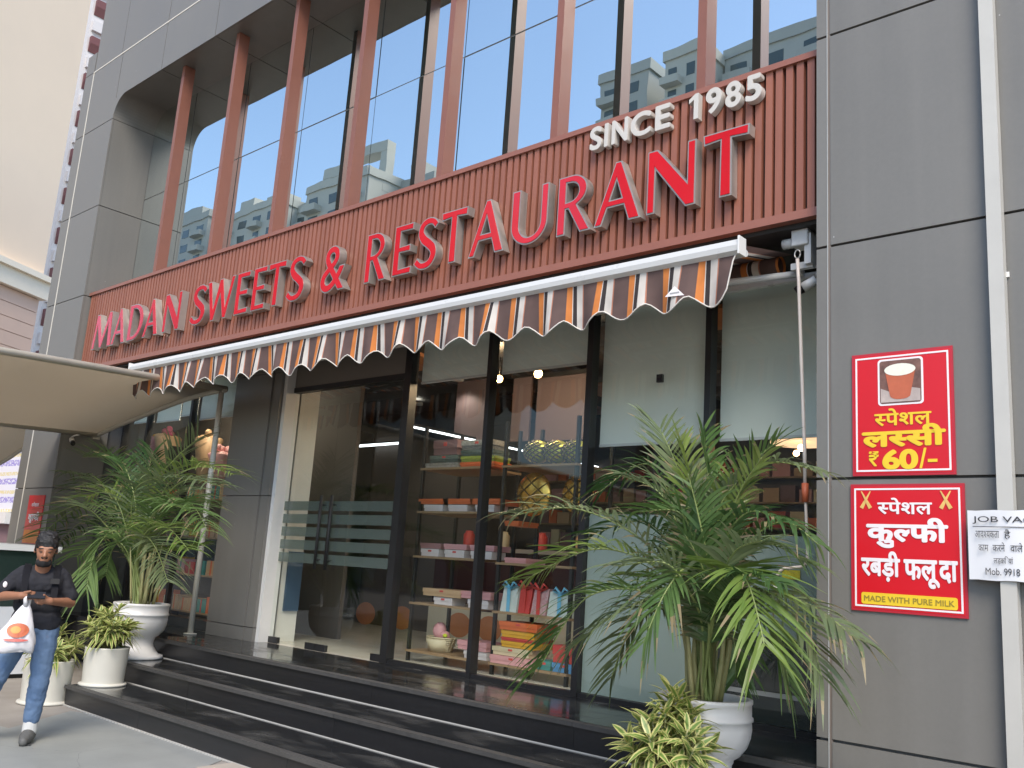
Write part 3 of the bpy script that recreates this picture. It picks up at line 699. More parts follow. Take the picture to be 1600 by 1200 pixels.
# lower poster
b0 = q((1329, 757)); b1 = q((1505, 752)); b2 = q((1333, 953)); b3 = q((1512, 967))
ax0, ax1, az0, az1 = b0.x, b1.x + 0.005, b3.z, b0.z
W, H = ax1 - ax0, az1 - az0
t = poster_base(ax0, ax1, az0, az1, 'red poster with white lettering, crossed sticks and yellow strip, lower of two')
face_mesh('lettering', deva([('स', True), 'पे', 'श', 'ल']), M_pwhite, t, tx(.25), tx(.73), tz(.76), tz(.89), YP - 0.004)
face_mesh('lettering', deva(['कु', ('ल', True), 'फी'], 0.04), M_pwhite, t, tx(.145), tx(.86), tz(.495), tz(.735), YP - 0.004)
face_mesh('lettering', deva(['र', 'ब', 'ड़ी'], 0.035), M_pwhite, t, tx(.095), tx(.445), tz(.235), tz(.47), YP - 0.004)
face_mesh('lettering', deva(['फ', 'लू', 'दा'], 0.035), M_pwhite, t, tx(.475), tx(.93), tz(.20), tz(.415), YP - 0.004)
flat('yellow_strip', [rrect(tx(.095), tx(.92), tz(.055), tz(.145), 0.012)], M_pyel, t, YP - 0.0035)
face_mesh('lettering', bold_mesh('MADE WITH PURE MILK', 0.014), mat('print_olive', (0.30, 0.22, 0.03), 0.5), t, tx(.12), tx(.895), tz(.078), tz(.122), YP - 0.0048)
M_kulfi = mat('print_sticks', (0.72, 0.46, 0.14), 0.45, var=0.2, scale=20)
for cx in (.145, .845):
    for s, dy in ((1, .004), (-1, .0055)):
        c = (tx(cx), tz(.875)); L = 0.055; wd = 0.011; a = math.radians(62) * s if s > 0 else math.radians(118)
        d = (math.cos(a), math.sin(a)); n = (-d[1], d[0])
        flat('crossed_stick', [[(c[0] - d[0] * L - n[0] * wd, c[1] - d[1] * L - n[1] * wd), (c[0] - d[0] * L + n[0] * wd, c[1] - d[1] * L + n[1] * wd), (c[0] + n[0] * wd * .6, c[1] + n[1] * wd * .6), (c[0] + d[0] * L + n[0] * .003, c[1] + d[1] * L + n[1] * .003), (c[0] + d[0] * L - n[0] * .003, c[1] + d[1] * L - n[1] * .003), (c[0] - n[0] * wd * .6, c[1] - n[1] * wd * .6)]], M_kulfi, t, YP - dy)

# white rain pipe and the job notice taped over it
pipe = thing('rain_pipe', (-1.18, YW - 0.05, 0), 'white vertical rain pipe fixed to the grey cladding right of posters', 'pipe')
boxobj('pipe_run', (-1.222, -1.146, YW - 0.07, YW - 0.004, 0.0, 12.3), mat('dull_white_pvc', (.47, .455, .415), .4, var=.12, scale=2), pipe, 0.02)
for z in (0.9, 3.3, 5.7, 8.1): boxobj('pipe_clip', (-1.236, -1.132, YW - 0.012, YW - 0.0015, z, z + 0.03), M_white, pipe, 0.003)
n0 = onY(1510, 797, YW - 0.08); n1 = onY(1515, 905, YW - 0.08); YN = YW - 0.08
note = thing('job_notice', (n0.x + 0.3, YN, n1.z), 'white paper job notice with black print taped over the white pipe', 'notice')
bm = bmesh.new(); nx = 14; wN = 0.62; grid = []
for i in range(nx + 1):
    x = n0.x + wN * i / nx; y = YN + 0.006 * math.sin(i * 0.9) - (0 if i > 2 else -0.008 * (2 - i))
    grid.append([bm.verts.new((x, y, n1.z + (n0.z - n1.z) * j / 3 + 0.002 * math.sin(i * 1.7 + j))) for j in range(4)])
for i in range(nx):
    for j in range(3):
        f = bm.faces.new((grid[i][j], grid[i + 1][j], grid[i + 1][j + 1], grid[i][j + 1])); f.smooth = True
paper = obj('paper', bm, mat('paper_white', (0.74, 0.74, 0.75), 0.7, var=0.02), note)
M_ink = mat('black_ink', (0.03, 0.03, 0.035), 0.7)
HN = n0.z - n1.z; zN = lambda f: n1.z + HN * f; YT = YN - 0.0095
face_mesh('lettering', text_mesh('JOB VACANCY', 1, 0.004), M_ink, note, n0.x + 0.03, n0.x + 0.52, zN(.80), zN(.91), YT)
boxobj('rule', (n0.x + 0.03, n0.x + 0.52, YT, YT + 0.001, zN(.755), zN(.765)), M_ink, note)
face_mesh('lettering', deva(['आ', 'व', ('श', True), 'य', 'क', 'ता'], 0.0), M_ink, note, n0.x + 0.04, n0.x + 0.155, zN(.60), zN(.70), YT)
face_mesh('lettering', deva(['है'], 0.0), M_ink, note, n0.x + 0.178, n0.x + 0.208, zN(.585), zN(.73), YT)
face_mesh('lettering', deva(['का', 'म'], 0.0), M_ink, note, n0.x + 0.055, n0.x + 0.102, zN(.41), zN(.50), YT)
face_mesh('lettering', deva(['क', 'र', 'ने'], 0.0), M_ink, note, n0.x + 0.122, n0.x + 0.180, zN(.41), zN(.54), YT)
face_mesh('lettering', deva(['वा', 'ले'], 0.0), M_ink, note, n0.x + 0.205, n0.x + 0.262, zN(.41), zN(.54), YT)
face_mesh('lettering', deva(['ल', 'ड़', 'कि', 'यां'], 0.0), M_ink, note, n0.x + 0.125, n0.x + 0.215, zN(.22), zN(.345), YT)
face_mesh('lettering', text_mesh('Mob. 9918', 1, 0.0), M_ink, note, n0.x + 0.085, n0.x + 0.245, zN(.075), zN(.175), YT)

# ------------------------------------------------------------------ awning
M_val = None
def stripe_mat():
    """woven awning cloth: brown with orange, white and fine cream stripes, laid along the cloth's own width"""
    m = bpy.data.materials.new('striped_awning_cloth'); m.use_nodes = True
    nt = m.node_tree; N = nt.nodes; L = nt.links; p = N['Principled BSDF']; p.inputs['Roughness'].default_value = 0.85
    uv = N.new('ShaderNodeUVMap'); sp = N.new('ShaderNodeSeparateXYZ'); L.new(uv.outputs[0], sp.inputs[0])
    fr = N.new('ShaderNodeMath'); fr.operation = 'FRACT'; L.new(sp.outputs[0], fr.inputs[0])
    r = N.new('ShaderNodeValToRGB'); cr = r.color_ramp; cr.interpolation = 'CONSTANT'
    brown = (0.135, 0.085, 0.075, 1); org = (0.66, 0.22, 0.055, 1); wht = (0.68, 0.63, 0.57, 1); pk = (0.52, 0.22, 0.14, 1); dk = (0.045, 0.035, 0.035, 1)
    seq = [(0, brown), (.42, org), (.60, wht), (.625, dk), (.74, wht), (.76, wht), (.93, pk), (.965, brown)]
    cr.elements[0].position = 0; cr.elements[0].color = brown; cr.elements[1].position = seq[1][0]; cr.elements[1].color = seq[1][1]
    for pos, c in seq[2:]:
        e = cr.elements.new(pos); e.color = c
    L.new(fr.outputs[0], r.inputs[0])
    nz = N.new('ShaderNodeTexNoise'); nz.inputs['Scale'].default_value = 5; mx = N.new('ShaderNodeMix'); mx.data_type = 'RGBA'; mx.blend_type = 'MULTIPLY'; mx.inputs[0].default_value = 0.5
    tc = N.new('ShaderNodeTexCoord'); L.new(tc.outputs['Object'], nz.inputs['Vector'])
    L.new(r.outputs[0], mx.inputs[6]); L.new(nz.outputs[1], mx.inputs[7]); 
    g = N.new('ShaderNodeHueSaturation'); g.inputs['Saturation'].default_value = 0.0; g.inputs['Value'].default_value = 1.9; L.new(nz.outputs[1], g.inputs['Color']); L.new(g.outputs[0], mx.inputs[7])
    L.new(mx.outputs[2], p.inputs['Base Color'])
    tr = N.new('ShaderNodeBsdfTranslucent'); L.new(mx.outputs[2], tr.inputs[0])
    ms = N.new('ShaderNodeMixShader'); ms.inputs[0].default_value = 0.25
    out = [n for n in N if n.type == 'OUTPUT_MATERIAL'][0]
    L.new(p.outputs[0], ms.inputs[1]); L.new(tr.outputs[0], ms.inputs[2]); L.new(ms.outputs[0], out.inputs[0])
    return m
M_val = stripe_mat()
YA = 4.95
a0 = onY(209, 569, YA); a1 = onY(1159, 374, YA); zt = (a0.z + a1.z) / 2; zbar = zt - 0.105
xa0, xa1 = a0.x, a1.x
awn = thing('retractable_awning', ((xa0 + xa1) / 2, YB, 3.7), 'retractable awning with white front bar and striped brown orange scalloped valance', 'awning')
bm = bmesh.new(); prof = [(-.03, 0), (.015, .0), (.045, .02), (.05, .055), (.035, .095), (.0, .107), (-.03, .10)]
lo = [bm.verts.new((xa0, YA - y, zbar + z)) for y, z in prof]; hi = [bm.verts.new((xa1, YA - y, zbar + z)) for y, z in prof]
bm.faces.new(lo); bm.faces.new(hi[::-1])
for i in range(len(prof)):
    j = (i + 1) % len(prof); bm.faces.new((lo[i], lo[j], hi[j], hi[i]))
obj('front_bar', bm, M_alu, awn)
for x in (xa0 - 0.012, xa1): boxobj('bar_end_cap', (x, x + 0.012, YA - 0.055, YA + 0.036, zbar - 0.006, zbar + 0.112), M_white, awn, 0.004)
# valance: one long scalloped cloth with folds
LV = xa1 - 0.03 - (xa0 + 0.06); xv0 = xa0 + 0.06
PITCH = LV / 29.4; SC = LV / 22.7
bm = bmesh.new(); uvl = bm.loops.layers.uv.new('UVMap'); n = 720; colsV = []
def scallop(u):   # cloth length hanging at distance u
    f = ((u / SC) + 0.18) % 1.0
    s = 0.5 - 0.5 * math.cos(2 * math.pi * f)
    return 0.245 + 0.09 * (s ** 0.75)
for i in range(n + 1):
    u = LV * i / n; drop = scallop(u)
    if u > LV - 0.13: drop *= max(0.15, math.sqrt(max(0, 1 - ((u - LV + 0.13) / 0.132) ** 4)))
    col = []
    for j in range(7):
        g = j / 6
        y = YA - 0.012 + g * (0.026 * math.sin(u * 2 * math.pi / SC + 0.8) + 0.014 * math.sin(u * 11.3 + 1) + 0.007 * math.sin(u * 31) + 0.010 * math.sin(u * 3.1))
        x = xv0 + u + g * (0.010 * math.sin(u * 7.1) - 0.012)
        col.append((bm.verts.new((x, y, zbar + 0.012 - g * (drop + 0.012 * math.sin(u * 2.3) + 0.008 * math.sin(u * 5.9 + 1)))), u / PITCH, g))
    colsV.append(col)
hem = []
for i in range(n):
    for j in range(6):
        q4 = [colsV[i][j], colsV[i + 1][j], colsV[i + 1][j + 1], colsV[i][j + 1]]
        f = bm.faces.new([c[0] for c in q4]); f.smooth = True
        for lp, c in zip(f.loops, q4): lp[uvl].uv = (c[1], c[2])
val = obj('valance', bm, M_val, awn)
me = val.data; po = origin(val)
bm = bmesh.new()
edge = [Vector(colsVv) for colsVv in [tuple(me.vertices[i * 7 + 6].co + po) for i in range(0, n + 1, 3)]]
edge += [me.vertices[n * 7 + j].co + po for j in (4, 2, 0)]
tube(bm, edge, 0.0055, 5); obj('piping', bm, mat('cream_piping', (0.62, 0.58, 0.52), 0.8), val)
# maker's triangle on the valance
tp = [onY(x, y, YA - 0.052) for x, y in ((1039, 464), (1069, 461), (1054, 447))]
bm = bmesh.new(); f1 = [bm.verts.new(p) for p in tp]; f2 = [bm.verts.new(p + Vector((0, 0.003, 0))) for p in tp]
bm.faces.new(f1); bm.faces.new(f2[::-1])
for i in range(3): bm.faces.new((f1[i], f1[(i + 1) % 3], f2[(i + 1) % 3], f2[i]))
tri = obj('triangle_badge', bm, M_pwhite, val)
c = (tp[0] + tp[1]) / 2 + Vector((0, -0.002, 0.022))
boxobj('badge_line', (c.x - 0.035, c.x + 0.035, c.y, c.y + 0.001, c.z - 0.005, c.z + 0.004), mat('badge_grey', (0.35, 0.35, 0.35), 0.6), val)
# roller, cloth top, torsion bar, arms, gearbox and crank
yr, zr_ = 5.78, 3.79
xg = onY(1243, 380, yr).x; xg = min(xg, XR - 0.16)
bm = bmesh.new(); uvl = bm.loops.layers.uv.new('UVMap'); seg = 20; xx0, xx1 = xa0 - 0.05, xg - 0.10; ringsR = []
for x in (xx0, xx1): ringsR.append([bm.verts.new((x, yr + 0.065 * math.cos(2 * math.pi * k / seg), zr_ + 0.065 * math.sin(2 * math.pi * k / seg))) for k in range(seg)])
for k in range(seg):
    f = bm.faces.new((ringsR[0][k], ringsR[0][(k + 1) % seg], ringsR[1][(k + 1) % seg], ringsR[1][k])); f.smooth = True
    for lp, u in zip(f.loops, (0, 0, 1, 1)): lp[uvl].uv = (u * (xx1 - xx0) / PITCH, k / seg)
obj('cloth_roll', bm, M_val, awn)
bm = bmesh.new(); uvl = bm.loops.layers.uv.new('UVMap')
vq = [bm.verts.new(p) for p in ((xa0 + 0.05, YA + 0.03, zbar + 0.085), (xa1 - 0.03, YA + 0.03, zbar + 0.085), (xa1 - 0.03, yr, zr_ + 0.066), (xa0 + 0.05, yr, zr_ + 0.066))]
f = bm.faces.new(vq)
for lp, u in zip(f.loops, ((0, 0), (LV / PITCH, 0), (LV / PITCH, 1), (0, 1))): lp[uvl].uv = u
obj('awning_cloth', bm, M_val, awn)
boxobj('torsion_bar', (xa0 - 0.1, XR - 0.02, yr - 0.06, yr - 0.02, zr_ - 0.15, zr_ - 0.11), M_alu, awn, 0.003)
for (xA, sgn) in ((xa1 + 0.10, -1), (xa0 + 0.25, 1)):
    xe = xA + sgn * 2.3; bm = bmesh.new()
    tube(bm, [(xA, yr - 0.12, zr_ - 0.13), (xe, yr - 0.42, zr_ - 0.12)], 0.026, 8); ball(bm, (xe, yr - 0.42, zr_ - 0.12), 0.045)
    tube(bm, [(xe, yr - 0.46, zr_ - 0.12), (xA + sgn * 0.1, YA + 0.06, zbar + 0.03)], 0.024, 8)
    obj('folding_arm', bm, M_alu, awn)
m0 = onY(1253, 382, 5.55)
bm = bmesh.new(); box(bm, m0.x - 0.055, m0.x + 0.06, 5.50, 5.62, m0.z - 0.02, m0.z + 0.12); bev(bm, 0.02, 3); box(bm, m0.x + 0.03, m0.x + 0.075, 5.52, 5.64, m0.z - 0.15, m0.z + 0.06); bev(bm, 0.006, 1)
gear = obj('gearbox', bm, M_alu, awn)
bm = bmesh.new(); tube(bm, [(m0.x - 0.14, 5.57, m0.z + 0.03), (m0.x - 0.05, 5.57, m0.z + 0.03)], 0.035, 12); obj('gearbox_shaft', bm, M_alu, awn)
boxobj('bracket_bar', (xa1 + 0.05, m0.x + 0.07, 5.56, 5.60, m0.z - 0.165, m0.z - 0.12), M_alu, awn, 0.004)
pr = [(1246, 405), (1248, 440), (1252, 560), (1257, 700), (1258, 770), (1261, 845), (1261, 872), (1256, 884), (1240, 887), (1224, 889), (1215, 898), (1213, 915)]
P3 = [onY(x, y, 5.5) for x, y in pr]
bm = bmesh.new(); tube(bm, P3[:5], 0.0125, 8); tube(bm, catmull([tuple(p) for p in P3[4:]], 4), 0.010, 8); crank = obj('crank_rod', bm, mat('cream_rod', (0.62, 0.55, 0.49), 0.35), awn)
bm = bmesh.new(); tube(bm, [P3[4] + Vector((0, 0, 0.06)), P3[4] - Vector((0, 0, 0.06))], 0.022, 10); obj('crank_grip', bm, mat('orange_grip', (0.5, 0.12, 0.05), 0.5), crank)
bm = bmesh.new(); tube(bm, [P3[-1], P3[-1] - Vector((0, 0, 0.05))], 0.018, 10); obj('crank_knob', bm, M_white, crank)
bm = bmesh.new(); ring = [P3[0] + Vector((0.02 * math.cos(a), 0, 0.035 + 0.03 * math.sin(a))) for a in [2 * math.pi * k / 12 for k in range(13)]]; tube(bm, ring, 0.005, 6); obj('crank_hook', bm, M_steel, crank)

# ------------------------------------------------------------------ security cameras
def cctv(p, aim, label):
    p = Vector(p); t = thing('security_camera', p, label, 'camera', 'security cameras under the soffit')
    d = Vector(aim).normalized()
    bm = bmesh.new(); tube(bm, [p, p + d * 0.10], [0.034, 0.034], 14); bev(bm, 0.004, 1, 60); obj('camera_body', bm, M_white, t)
    bm = bmesh.new(); tube(bm, [p + d * 0.101, p + d * 0.15], [0.036, 0.03], 14); obj('lens_hood', bm, M_black, t)
    bm = bmesh.new(); tube(bm, [p - d * 0.0 + Vector((0.0, 0.0, 0.03)), p + Vector((0.05, 0.03, 0.06)), p + Vector((0.10, 0.05, 0.06))], 0.012, 8); obj('bracket', bm, M_white, t)
cctv(onY(1275, 437, 5.62), (-0.75, -0.2, -0.45), 'white and black bullet security camera beside the awning crank')
cctv(onX(112, 686, XL + 0.12), (0.55, -0.1, -0.35), 'small white security camera under the cream canopy')
# black speaker on the blind pane
sp_ = onY(1032, 592, YG - 0.01)
spk = thing('wall_sensor', sp_, 'small black square sensor on the glass of the long blind', 'sensor')
boxobj('sensor_case', (sp_.x - 0.027, sp_.x + 0.027, YG - 0.03, YG - 0.001, sp_.z - 0.03, sp_.z + 0.035), M_black, spk, 0.004)
boxobj('sensor_window', (sp_.x - 0.018, sp_.x + 0.018, YG - 0.033, YG - 0.0295, sp_.z - 0.018, sp_.z + 0.005), mat('sensor_lens', (0.03, 0.03, 0.04), 0.1), spk)

# ------------------------------------------------------------------ cream shade canopy on a pole
M_canvas = mat('cream_canvas', (0.50, 0.45, 0.36), 0.8, var=0.05, scale=0.8)
M_canvas_p = M_canvas.node_tree
tr = M_canvas_p.nodes.new('ShaderNodeBsdfTranslucent'); tr.inputs[0].default_value = (0.55, 0.46, 0.33, 1)
mxs = M_canvas_p.nodes.new('ShaderNodeMixShader'); mxs.inputs[0].default_value = 0.30
outn = [n for n in M_canvas_p.nodes if n.type == 'OUTPUT_MATERIAL'][0]
M_canvas_p.links.new(M_canvas_p.nodes['Principled BSDF'].outputs[0], mxs.inputs[1]); M_canvas_p.links.new(tr.outputs[0], mxs.inputs[2]); M_canvas_p.links.new(mxs.outputs[0], outn.inputs[0])
YPo = 5.80
pb = onZ(297, 991, ZP); ptp = onY(352, 607, YPo)
can = thing('shade_canopy', (pb.x, pb.y, ZP), 'cream fabric shade canopy with tube frame in front of the left bay', 'canopy')
bm = bmesh.new(); tube(bm, [(pb.x, pb.y, ZP + 0.01), (pb.x, pb.y, ptp.z + 0.02)], 0.033, 14); obj('pole', bm, M_plastic, can)
bm = bmesh.new(); lathe(bm, [(0.075, ZP + 0.001), (0.075, ZP + 0.012), (0.04, ZP + 0.016)], (pb.x, pb.y, 0), 20); obj('base_plate', bm, M_plastic, can)
edge_px = [(352, 607), (325, 612), (290, 622), (250, 637), (215, 651), (185, 663), (152, 678)]
prof = []
for x, y in edge_px:
    p = onY(x, y, YPo); prof.append((p.x, p.z))
edge2 = [(88, 668), (60, 685), (30, 703), (8, 718), (-40, 742), (-130, 772)]
prof2 = []
for x, y in edge2:
    p = onY(x, y, YPo); prof2.append((p.x, p.z))
def canvas(prof, y0, y1, name, drop=0.0):
    bm = bmesh.new(); ny = 12; g = []
    for x, z in prof:
        g.append([bm.verts.new((x, y0 + (y1 - y0) * j / ny, z - drop * j / ny - 0.05 * math.sin(math.pi * j / ny))) for j in range(ny + 1)])
    for i in range(len(prof) - 1):
        for j in range(ny):
            f = bm.faces.new((g[i][j], g[i + 1][j], g[i + 1][j + 1], g[i][j + 1])); f.smooth = True
    bmesh.ops.solidify(bm, geom=bm.faces[:], thickness=0.006)
    return obj(name, bm, M_canvas, can)
def dense(prof, n=5):
    return [(p[0], p[1]) for p in catmull(prof, n)]
tubeend = onX(0, 548, pb.x); yend = -7.0  # unseen length added beyond view so the canopy shades the left pier
slope = (ptp.z - tubeend.z) / (YPo - tubeend.y)
zend = ptp.z - slope * (YPo - yend)
canvas(dense(prof), YPo, yend, 'canopy_fabric', ptp.z - zend)
canvas(dense(prof2), YPo, yend, 'canopy_fabric', ptp.z - zend)
M_ctube = mat('cream_tube', (0.58, 0.55, 0.47), 0.4)
bm = bmesh.new(); tube(bm, [(pb.x + 0.02, YPo + 0.04, ptp.z), (pb.x + 0.02, yend, zend)], 0.040, 12); obj('edge_tube', bm, M_ctube, can)
for pf in (prof, prof2):
    bm = bmesh.new(); tube(bm, [(x, YPo, z - 0.02) for x, z in dense(pf)], 0.032, 10); obj('rafter_tube', bm, M_ctube, can)
for (x, z), r in ((prof[-1], 0.05), (prof2[0], 0.04)):
    bm = bmesh.new(); tube(bm, [(x, YPo + 0.02, z), (x, yend, z - (ptp.z - zend))], r, 12); obj('cross_tube', bm, M_ctube, can)
boxobj('beam', (prof2[0][0] - 0.05, prof[-1][0], YPo - 0.05, YPo + 0.05, prof[-1][1] - 0.08, prof[-1][1] - 0.01), M_ctube, can, 0.006)

# small yellow sticker on the right-hand pane, by the crank handle
st = [onY(1222, 890, YG - .004), onY(1250, 906, YG - .004)]
boxobj('pane_sticker', (st[0].x, st[1].x, YG - .004, YG - .001, st[1].z, st[0].z), mat('yellow_sticker', (.42, .36, .02), .5, var=.6, scale=60), bld)

# ------------------------------------------------------------------ neighbours to the left
M_beige = mat('beige_render', (0.88, 0.70, 0.52), 0.85, var=0.05, scale=0.4, bump=0.05, bscale=20)
M_cornice = mat('cream_cornice', (0.88, 0.78, 0.62), 0.7, var=0.05)
M_siding = mat('pink_siding', (0.68, 0.48, 0.37), 0.8, var=0.06, scale=1.5)
e = onY(48, 545, 10.0); dv = Vector((0.4878, -0.9308, 0)).normalized(); nv = Vector((0.931, 0.488, 0)).normalized()
e = Vector((e.x, e.y, 0)); 
nb = thing('neighbour_building', e, 'tall plain beige building with cream cornice at the far left', 'building')
def slab(name, s0, s1, z0, z1, t0, t1, m, parent=nb):
    bm = bmesh.new()
    c = [(s0, t0), (s1, t0), (s1, t1), (s0, t1)]
    lo = [bm.verts.new(e + dv * s + nv * t + Vector((0, 0, z0))) for s, t in c]; hi = [bm.verts.new(e + dv * s + nv * t + Vector((0, 0, z1))) for s, t in c]
    bm.faces.new(lo[::-1]); bm.faces.new(hi)
    for i in range(4): bm.faces.new((lo[i], lo[(i + 1) % 4], hi[(i + 1) % 4], hi[i]))
    return obj(name, bm, m, parent)
dist = math.hypot(e.x, e.y)
def zof(y, x=30):
    d = ray(x, y); p0 = np.array([e.x, e.y]); nn = np.array([nv.x, nv.y]); s = (p0 @ nn) / (d[:2] @ nn); return float(CAM[2] + d[2] * s)
zc1, zc0 = zof(420), zof(455)
slab('wall', 0, 7, zc1, 34, -12, 0, M_beige)
cor = slab('cornice', -0.15, 7.2, zc0, zc1 - 0.003, -12, 0.18, M_cornice)
slab('cornice_lip', -0.25, 7.3, zc1 - 0.12, zc1 + 0.05, -11.9, 0.30, M_cornice, cor)
slab('lower_wall', 0.02, 7, 0, zc0 - 0.003, -12, -0.04, M_siding)
z = zc0 - 0.42
while z > 0.5:
    slab('siding_board', 0.0, 7.01, z, z + 0.39, -0.03, 0.0, M_siding); z -= 0.41
# a far tower whose balconied edge shows beside the beige wall
M_tow = mat('white_tower', (0.62, 0.60, 0.60), 0.8, var=0.06)
M_towdark = mat('maroon_shutter', (0.16, 0.06, 0.06), 0.6)
te = onY(57, 545, 16.0); td = Vector((te.x, te.y, 0))
ft = thing('distant_tower', td, 'distant white tower with maroon balconies, seen as a thin edge beside beige building', 'tower')
ox = -0.30
boxobj('tower_wall', (td.x - 9, td.x + ox, td.y, td.y + 9, 0, 46), M_tow, ft)
fz = 2.05
k = 0
while 1.2 + k * fz < 44:
    z = 1.2 + k * fz
    bm = bmesh.new()
    pf = [(0, 0), (.04, 0), (.20, .42), (.22, .8), (0, .8)]
    a = [bm.verts.new((td.x + ox + 0.002 + p, td.y + 0.1, z + q)) for p, q in pf]; b = [bm.verts.new((td.x + ox + 0.002 + p, td.y + 4.5, z + q)) for p, q in pf]
    bm.faces.new(a); bm.faces.new(b[::-1])
    for i in range(5): bm.faces.new((a[i], a[(i + 1) % 5], b[(i + 1) % 5], b[i]))
    obj('balcony', bm, M_towdark, ft)
    boxobj('window_hood', (td.x + ox + 0.003, td.x + ox + 0.18, td.y + 0.1, td.y + 4.5, z + 1.15, z + 1.7), M_tow, ft)
    k += 1

# ------------------------------------------------------------------ blocks across the street (seen mirrored in the upper glass)
M_blockA = mat('pale_block', (0.44, 0.44, 0.40), 0.85, var=0.08, scale=0.15)
M_blockB = mat('grey_block', (0.36, 0.37, 0.35), 0.85, var=0.08, scale=0.15)
M_win = mat('block_window', (0.06, 0.08, 0.09), 0.15)
YV = 90.0; YR = 2 * YU - YV
def mirror(px, py): p = onY(px, py, YV); return p.x, p.z
def block(name, px0, px1, pytop, label, m, depth=14, extra=(), yo=0.0, pyref=None):
    x0, zt0 = mirror(px0, pytop); x1, _ = mirror(px1, pytop); zt = mirror((px0 + px1) / 2, pytop)[1]
    Y = YR + yo
    t = thing(name, ((x0 + x1) / 2, Y - depth / 2, 0), label, 'apartment block', 'apartment blocks across the street')
    boxobj('wall', (x0, x1, Y - depth, Y, 0, zt), m, t)
    boxobj('parapet', (x0 - .3, x1 + .3, Y - depth, Y + .25, zt - 1.1, zt + .35), m, t)
    w = x1 - x0; nb_ = max(2, int(w / 4.6)); fl = int((zt - 30) / 3.2)
    bmw = bmesh.new(); 
    for f in range(fl):
        z = zt - 4.0 - f * 3.2
        for b in range(nb_):
            xa = x0 + w * (b + .18) / nb_; xb = x0 + w * (b + .62) / nb_
            wnd = boxobj('window', (xa, xb, Y + .002, Y + .06, z, z + 1.7), M_win, t)
            if b % 2 == 0: boxobj('balcony', (xa - .5, xb + .9, Y + .001, Y + 1.3, z - 1.0, z + .05), m, t)
    bmw.free()
    for (ex0, ex1, ey0, ey1) in extra:
        a, zb = mirror(ex0, ey1); b, _ = mirror(ex1, ey1); zt2 = mirror((ex0 + ex1) / 2, ey0)[1]
        boxobj('roof_room', (a, b, Y - 6, Y - 1, zt - .5, zt2), m, t)
    return t
block('apartment_block', 290, 352, 352, 'pale apartment block reflected at the left end of upper windows', M_blockB, extra=((300, 330, 335, 352),), yo=4)
block('apartment_block', 352, 436, 322, 'grey apartment block reflected between the second and fourth brown fins', M_blockA, extra=((365, 385, 308, 322), (405, 430, 300, 322)))
block('apartment_block', 436, 506, 300, 'pale apartment block reflected left of the open roof frame', M_blockA, extra=((445, 470, 288, 300),), yo=-5)
t = block('apartment_block', 508, 598, 290, 'apartment block with open roof frame reflected in middle upper windows', M_blockA, extra=(), yo=3)
# open roof frame (pergola) on top of that block
for (ax, bx_, zt_) in ((510, 545, 262), (545, 598, 232)):
    x0, z0 = mirror(ax, 292); x1, _ = mirror(bx_, 292); z1 = mirror((ax + bx_) / 2, zt_)[1]; zb_ = mirror(ax, 292)[1] - 3
    Y = YR + 3
    for x in (x0, x1 - 1.6): boxobj('roof_frame_post', (x, x + 1.6, Y - 5, Y - 3, zb_, z1 - 1.9), M_blockA, t)
    boxobj('roof_frame_beam', (x0 - .01, x1 + .01, Y - 5.05, Y - 2.95, z1 - 1.9, z1), M_blockA, t)
block('apartment_block', 598, 650, 268, 'stepped apartment block reflected right of the roof frame', M_blockB, extra=((605, 625, 240, 268),), yo=-4)
block('apartment_block', 650, 690, 282, 'low shoulder block reflected beside the fifth brown fin', M_blockA, yo=-8)
block('apartment_block', 940, 1012, 108, 'apartment tower with roof railing reflected above the cream year letters', M_blockB, extra=((950, 1004, 96, 108),))
block('apartment_block', 1012, 1052, 112, 'set back part of apartment tower reflected above the cream letters', M_blockA, yo=-7)
block('apartment_block', 1052, 1110, 85, 'higher apartment tower reflected left of the last brown fin', M_blockA, yo=2)
block('apartment_block', 1115, 1290, 30, 'wide apartment tower reflected at the right end of upper windows', M_blockB, yo=-3)
# street side opposite: low buildings and a parked row give the shop glass something to mirror
M_shopw = mat('opposite_wall', (0.26, 0.24, 0.21), 0.85, var=0.15, scale=0.3)
for i, (x0, x1, h, lab) in enumerate(((-60, -44, 4.6, 'low shop building across the street, left'), (-43, -30, 6.2, 'taller low building across the street, centre left'), (-29, -14, 4.2, 'low building across the street behind the photographer'), (-13, 4, 5.0, 'building across the street behind the photographer, right'))):
    t = thing('street_building', ((x0 + x1) / 2, -26, 0), lab, 'building')
    boxobj('wall', (x0, x1, -36, -22, 0, h), M_shopw, t)
    boxobj('roof_edge', (x0 - .2, x1 + .2, -36.2, -21.7, h - .5, h + .3), M_blockB, t)
    for k in range(4):
        xa = x0 + 0.8 + k * (x1 - x0 - 1.6) / 4
        boxobj('shutter', (xa, xa + (x1 - x0) / 4 - 1.2, -21.99, -21.9, 0.2, 2.9), M_win if k % 2 else M_blockB, t)
        boxobj('window', (xa + .4, xa + 1.9, -21.99, -21.93, 3.1, 3.7), M_win, t)

